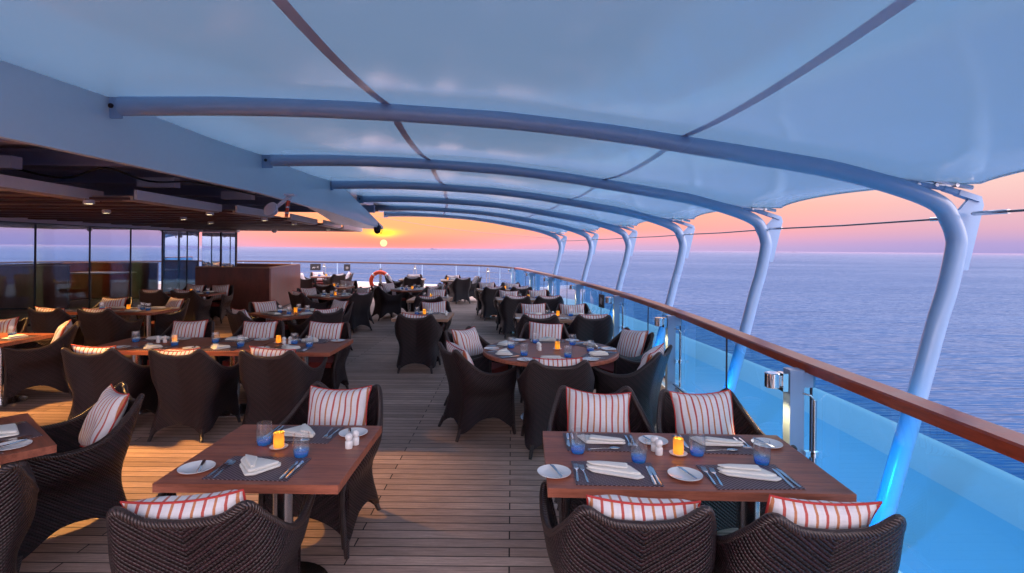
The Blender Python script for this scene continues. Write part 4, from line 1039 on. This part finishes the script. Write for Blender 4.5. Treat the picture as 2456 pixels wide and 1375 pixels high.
# --- rail tables going aft
table('r4p', .79, 8.80, R(2), 'the first rail table', 'pale topped table for four behind the round table', [
    ('n', -.36, 'near left', {'c': (.42, 8.33)}), ('n', .34, 'near right', {'c': (1.22, 8.36)}), ('f', -.38, 'far left', {'d': .18}), ('f', .34, 'far right', {'d': .18})], 2, (-.02, .08), ((-.10, .10),), 2)
table('r4p', .38, 12.0, R(6), 'the second rail table', 'pale topped table for four, middle of the three along the railing', [
    ('n', -.36, 'near left', {'d': .06}), ('n', .34, 'near right', {'d': .06}), ('f', -.38, 'far left'), ('f', .34, 'far right')], 1, (.0, .05), (), 2)
table('r4p', -.22, 14.75, R(10), 'the farthest rail table', 'pale topped table for four nearest the far end of the railing', [
    ('n', -.36, 'near left', {'d': .08}), ('n', .34, 'near right', {'d': .08}), ('f', -.38, 'far left'), ('f', .34, 'far right')], 1, (.05, .05), ((-.05, .05),), 2)
# --- aisle tables
table('sqp', -1.43, 8.83, 0, 'the near aisle table', 'square pale table standing alone in the middle of the deck', [
    ('n', -.02, 'near', {'c': (-1.42, 8.26)}), ('f', .0, 'far', {'c': (-1.42, 9.62)})], 2, (-.02, .12), ((.36, .0),), 2)
table('sqp', -1.78, 11.80, 0, 'the far aisle table', 'square pale table behind the lone aisle table', [
    ('n', .06, 'near', {'c': (-1.68, 11.25)}), ('f', .0, 'far', {'c': (-1.82, 12.52)})], 1, (.0, .1), ((.36, .1),), 2)
# --- turned tables before the counter
table('sq1', -3.66, 9.05, R(-37), 'the turned table', 'square teak table turned cornerwise before the wooden counter', [
    ('n', 0, 'left near'), ('f', 0, 'right far'), ('l', 0, 'left far'), ('r', 0, 'right near')], 2, (.05, .0), (), 2)
table('sq1', -4.10, 12.4, R(-33), 'the second turned table', 'square teak table turned cornerwise, right of the wooden counter', [
    ('n', 0, 'left near'), ('f', 0, 'right far'), ('l', 0, 'left far'), ('r', 0, 'right near')], 1, (.05, .0), (), 2)
table('sq', -4.95, 15.1, 0, 'the small table by the counter end', 'square table just right of the far end of the counter', [
    ('n', -.05, 'near', {'d': .1}), ('f', .08, 'far')], 1, (-.05, .05), ((.28, .0),), 2)
table('rds', -7.15, 20.6, 0, 'the table below the stern signs', 'small round table below the stern signs, behind the counter', [
    ('x', a, w) for a, w in ((PI+.1, 'left'), (-.7, 'right near'), (.5, 'right far'), (2.2, 'far'))], 0, (.05, .0), (), 2)
table('rds', -2.72, 14.45, 0, 'the table right of the life ring', 'small round table in front of the life ring', [
    ('x', a, w) for a, w in ((-2.5, 'left near'), (2.5, 'left far'), (.6, 'right far'), (-.75, 'right near'))], 1, (.05, .0), (), 2)
table('sqp', -3.55, 19.2, R(5), 'the left stern table', 'square table by the stern railing, right of the life ring', [
    ('l', 0, 'left'), ('f', 0, 'far'), ('n', .1, 'near')], 0, (.1, .0), (), 2)
table('sqp', -2.05, 18.9, R(8), 'the right stern table', 'square table by the stern railing, next to the aisle', [
    ('f', 0, 'far'), ('n', .2, 'near', {'rot': R(25)}), ('r', 0, 'right', {'rot': PI/2+R(20)})], 0, (-.2, .0), (), 2)
# --- tables by the glass wall
table('r4', -6.62, 9.22, R(1), 'the table before the glass wall', 'teak table for four in front of the glass wall', [
    ('n', -.50, 'near left', {'c': (-7.20, 8.62)}), ('n', .28, 'near right', {'c': (-6.42, 8.60)}), ('f', -.30, 'far left', {'c': (-7.42, 9.85)}), ('f', .40, 'far right', {'c': (-6.36, 9.82), 'rot': PI-R(30)})], 2, (.02, .05), ((.18, .08),), 2)
table('r4', -7.62, 12.65, 0, 'the table left of the counter', 'teak table for four between the glass wall and the counter', [
    ('n', -.34, 'near left', {'d': .08}), ('n', .36, 'near right', {'d': .08}), ('f', -.30, 'far left'), ('f', .36, 'far right')], 1, (.05, .05), ((.16, .08),), 2)

# ------------------------------------------------------------------ restaurant furniture behind the glass
def make_wine():
    b = MB(); b.lathe([(0, 0), (.035, .001), (.004, .006), (.004, .09), (.02, .105), (.038, .135), (.036, .175), (.030, .205), (.029, .205), (.035, .175), (.037, .136), (.018, .108), (0, .1)], n=20)
    o = b.build('wine_glass', M_CLEAR, smooth=60); tag(o, None, 'wine glass'); return o
def make_inchair():
    r = empty('upholstered_chair', cat='chair')
    b = MB(); b.box((0, 0, .45), (.5, .5, .12)); b.bevel(.03, 3); b.build('seat', M_UPHOL, r)
    b = MB(); b.box((0, -.24, .75), (.5, .09, .55), 0, R(8)); b.bevel(.03, 3); b.build('backrest', M_UPHOL, r)
    for a in (-1, 1):
        for c_ in (-1, 1): b = MB(); b.tube([(a*.2, c_*.2, .4), (a*.22, c_*.22, 0)], [.022, .014], 8); b.build('leg', M_DARKSTEEL, r)
    return r
KW, KI = Kind(make_wine), Kind(make_inchair)
for k, (x, y) in enumerate(((-13.6, 10.3), (-13.4, 13.0), (-13.5, 15.9))):
    w_ = ['nearest', 'middle', 'farthest'][k]
    TK['sq'].put((x, y, .01), 0, 'indoor table behind the glass wall, %s of three' % w_, 'indoor tables')
    for j, (a, c_) in enumerate(((-.2, -.2), (.2, -.15), (-.15, .22), (.22, .2))):
        KW.put((x+a, y+c_, TZ+.0108), 0, 'stemmed wine glass at the %s corner of the %s indoor table' % (['near left', 'near right', 'far left', 'far right'][j], w_), 'wine glasses indoors')
    KI.put((x, y-.72, .01), 0, 'tan upholstered chair on the near side of the %s indoor table' % w_, 'indoor chairs')
    KI.put((x, y+.72, .01), PI, 'tan upholstered chair on the far side of the %s indoor table' % w_, 'indoor chairs')
    KCA.put((x+.02, y, TZ+.0108), 0, 'amber votive candle on the %s indoor table behind the glass' % w_, 'votive candles')

# ------------------------------------------------------------------ ships on the horizon
for px, d, lb in ((1040, 9000, 'tiny distant ship on the horizon right of the sun'), (1905, 14000, 'faint tiny vessel on the horizon at the right')):
    x = (px-1228)/FPX*d
    r = empty('distant_ship', (x, d, SEAZ), 0, lb, 'ship')
    m_ = mat('distant_ship_paint', (.10, .12, .18), .8)[0]
    b = MB(); b.prism([(-60, -8), (50, -8), (66, 0), (50, 8), (-60, 8)], 0, 10); b.build('hull', m_, r, smooth=0)
    b = MB(); b.box((-25, 0, 20), (34, 12, 20)); b.cyl((10, 0, 10), (10, 0, 34), 1.5, n=8); b.build('superstructure', m_, r, smooth=0)

# ------------------------------------------------------------------ sea haze
hm = bpy.data.materials.new('haze'); hm.use_nodes = True; t = hm.node_tree; t.nodes.clear()
pv = N(t, 'ShaderNodeVolumePrincipled'); pv.inputs['Color'].default_value = (.42, .34, .48, 1); pv.inputs['Density'].default_value = .00007
L(t, pv.outputs[0], N(t, 'ShaderNodeOutputMaterial').inputs['Volume'])
b = MB(); b.box((0, 12000, -8.5), (90000, 84000, 25.2)); hz = b.build('haze', hm, smooth=0); tag(hz, kind='stuff')
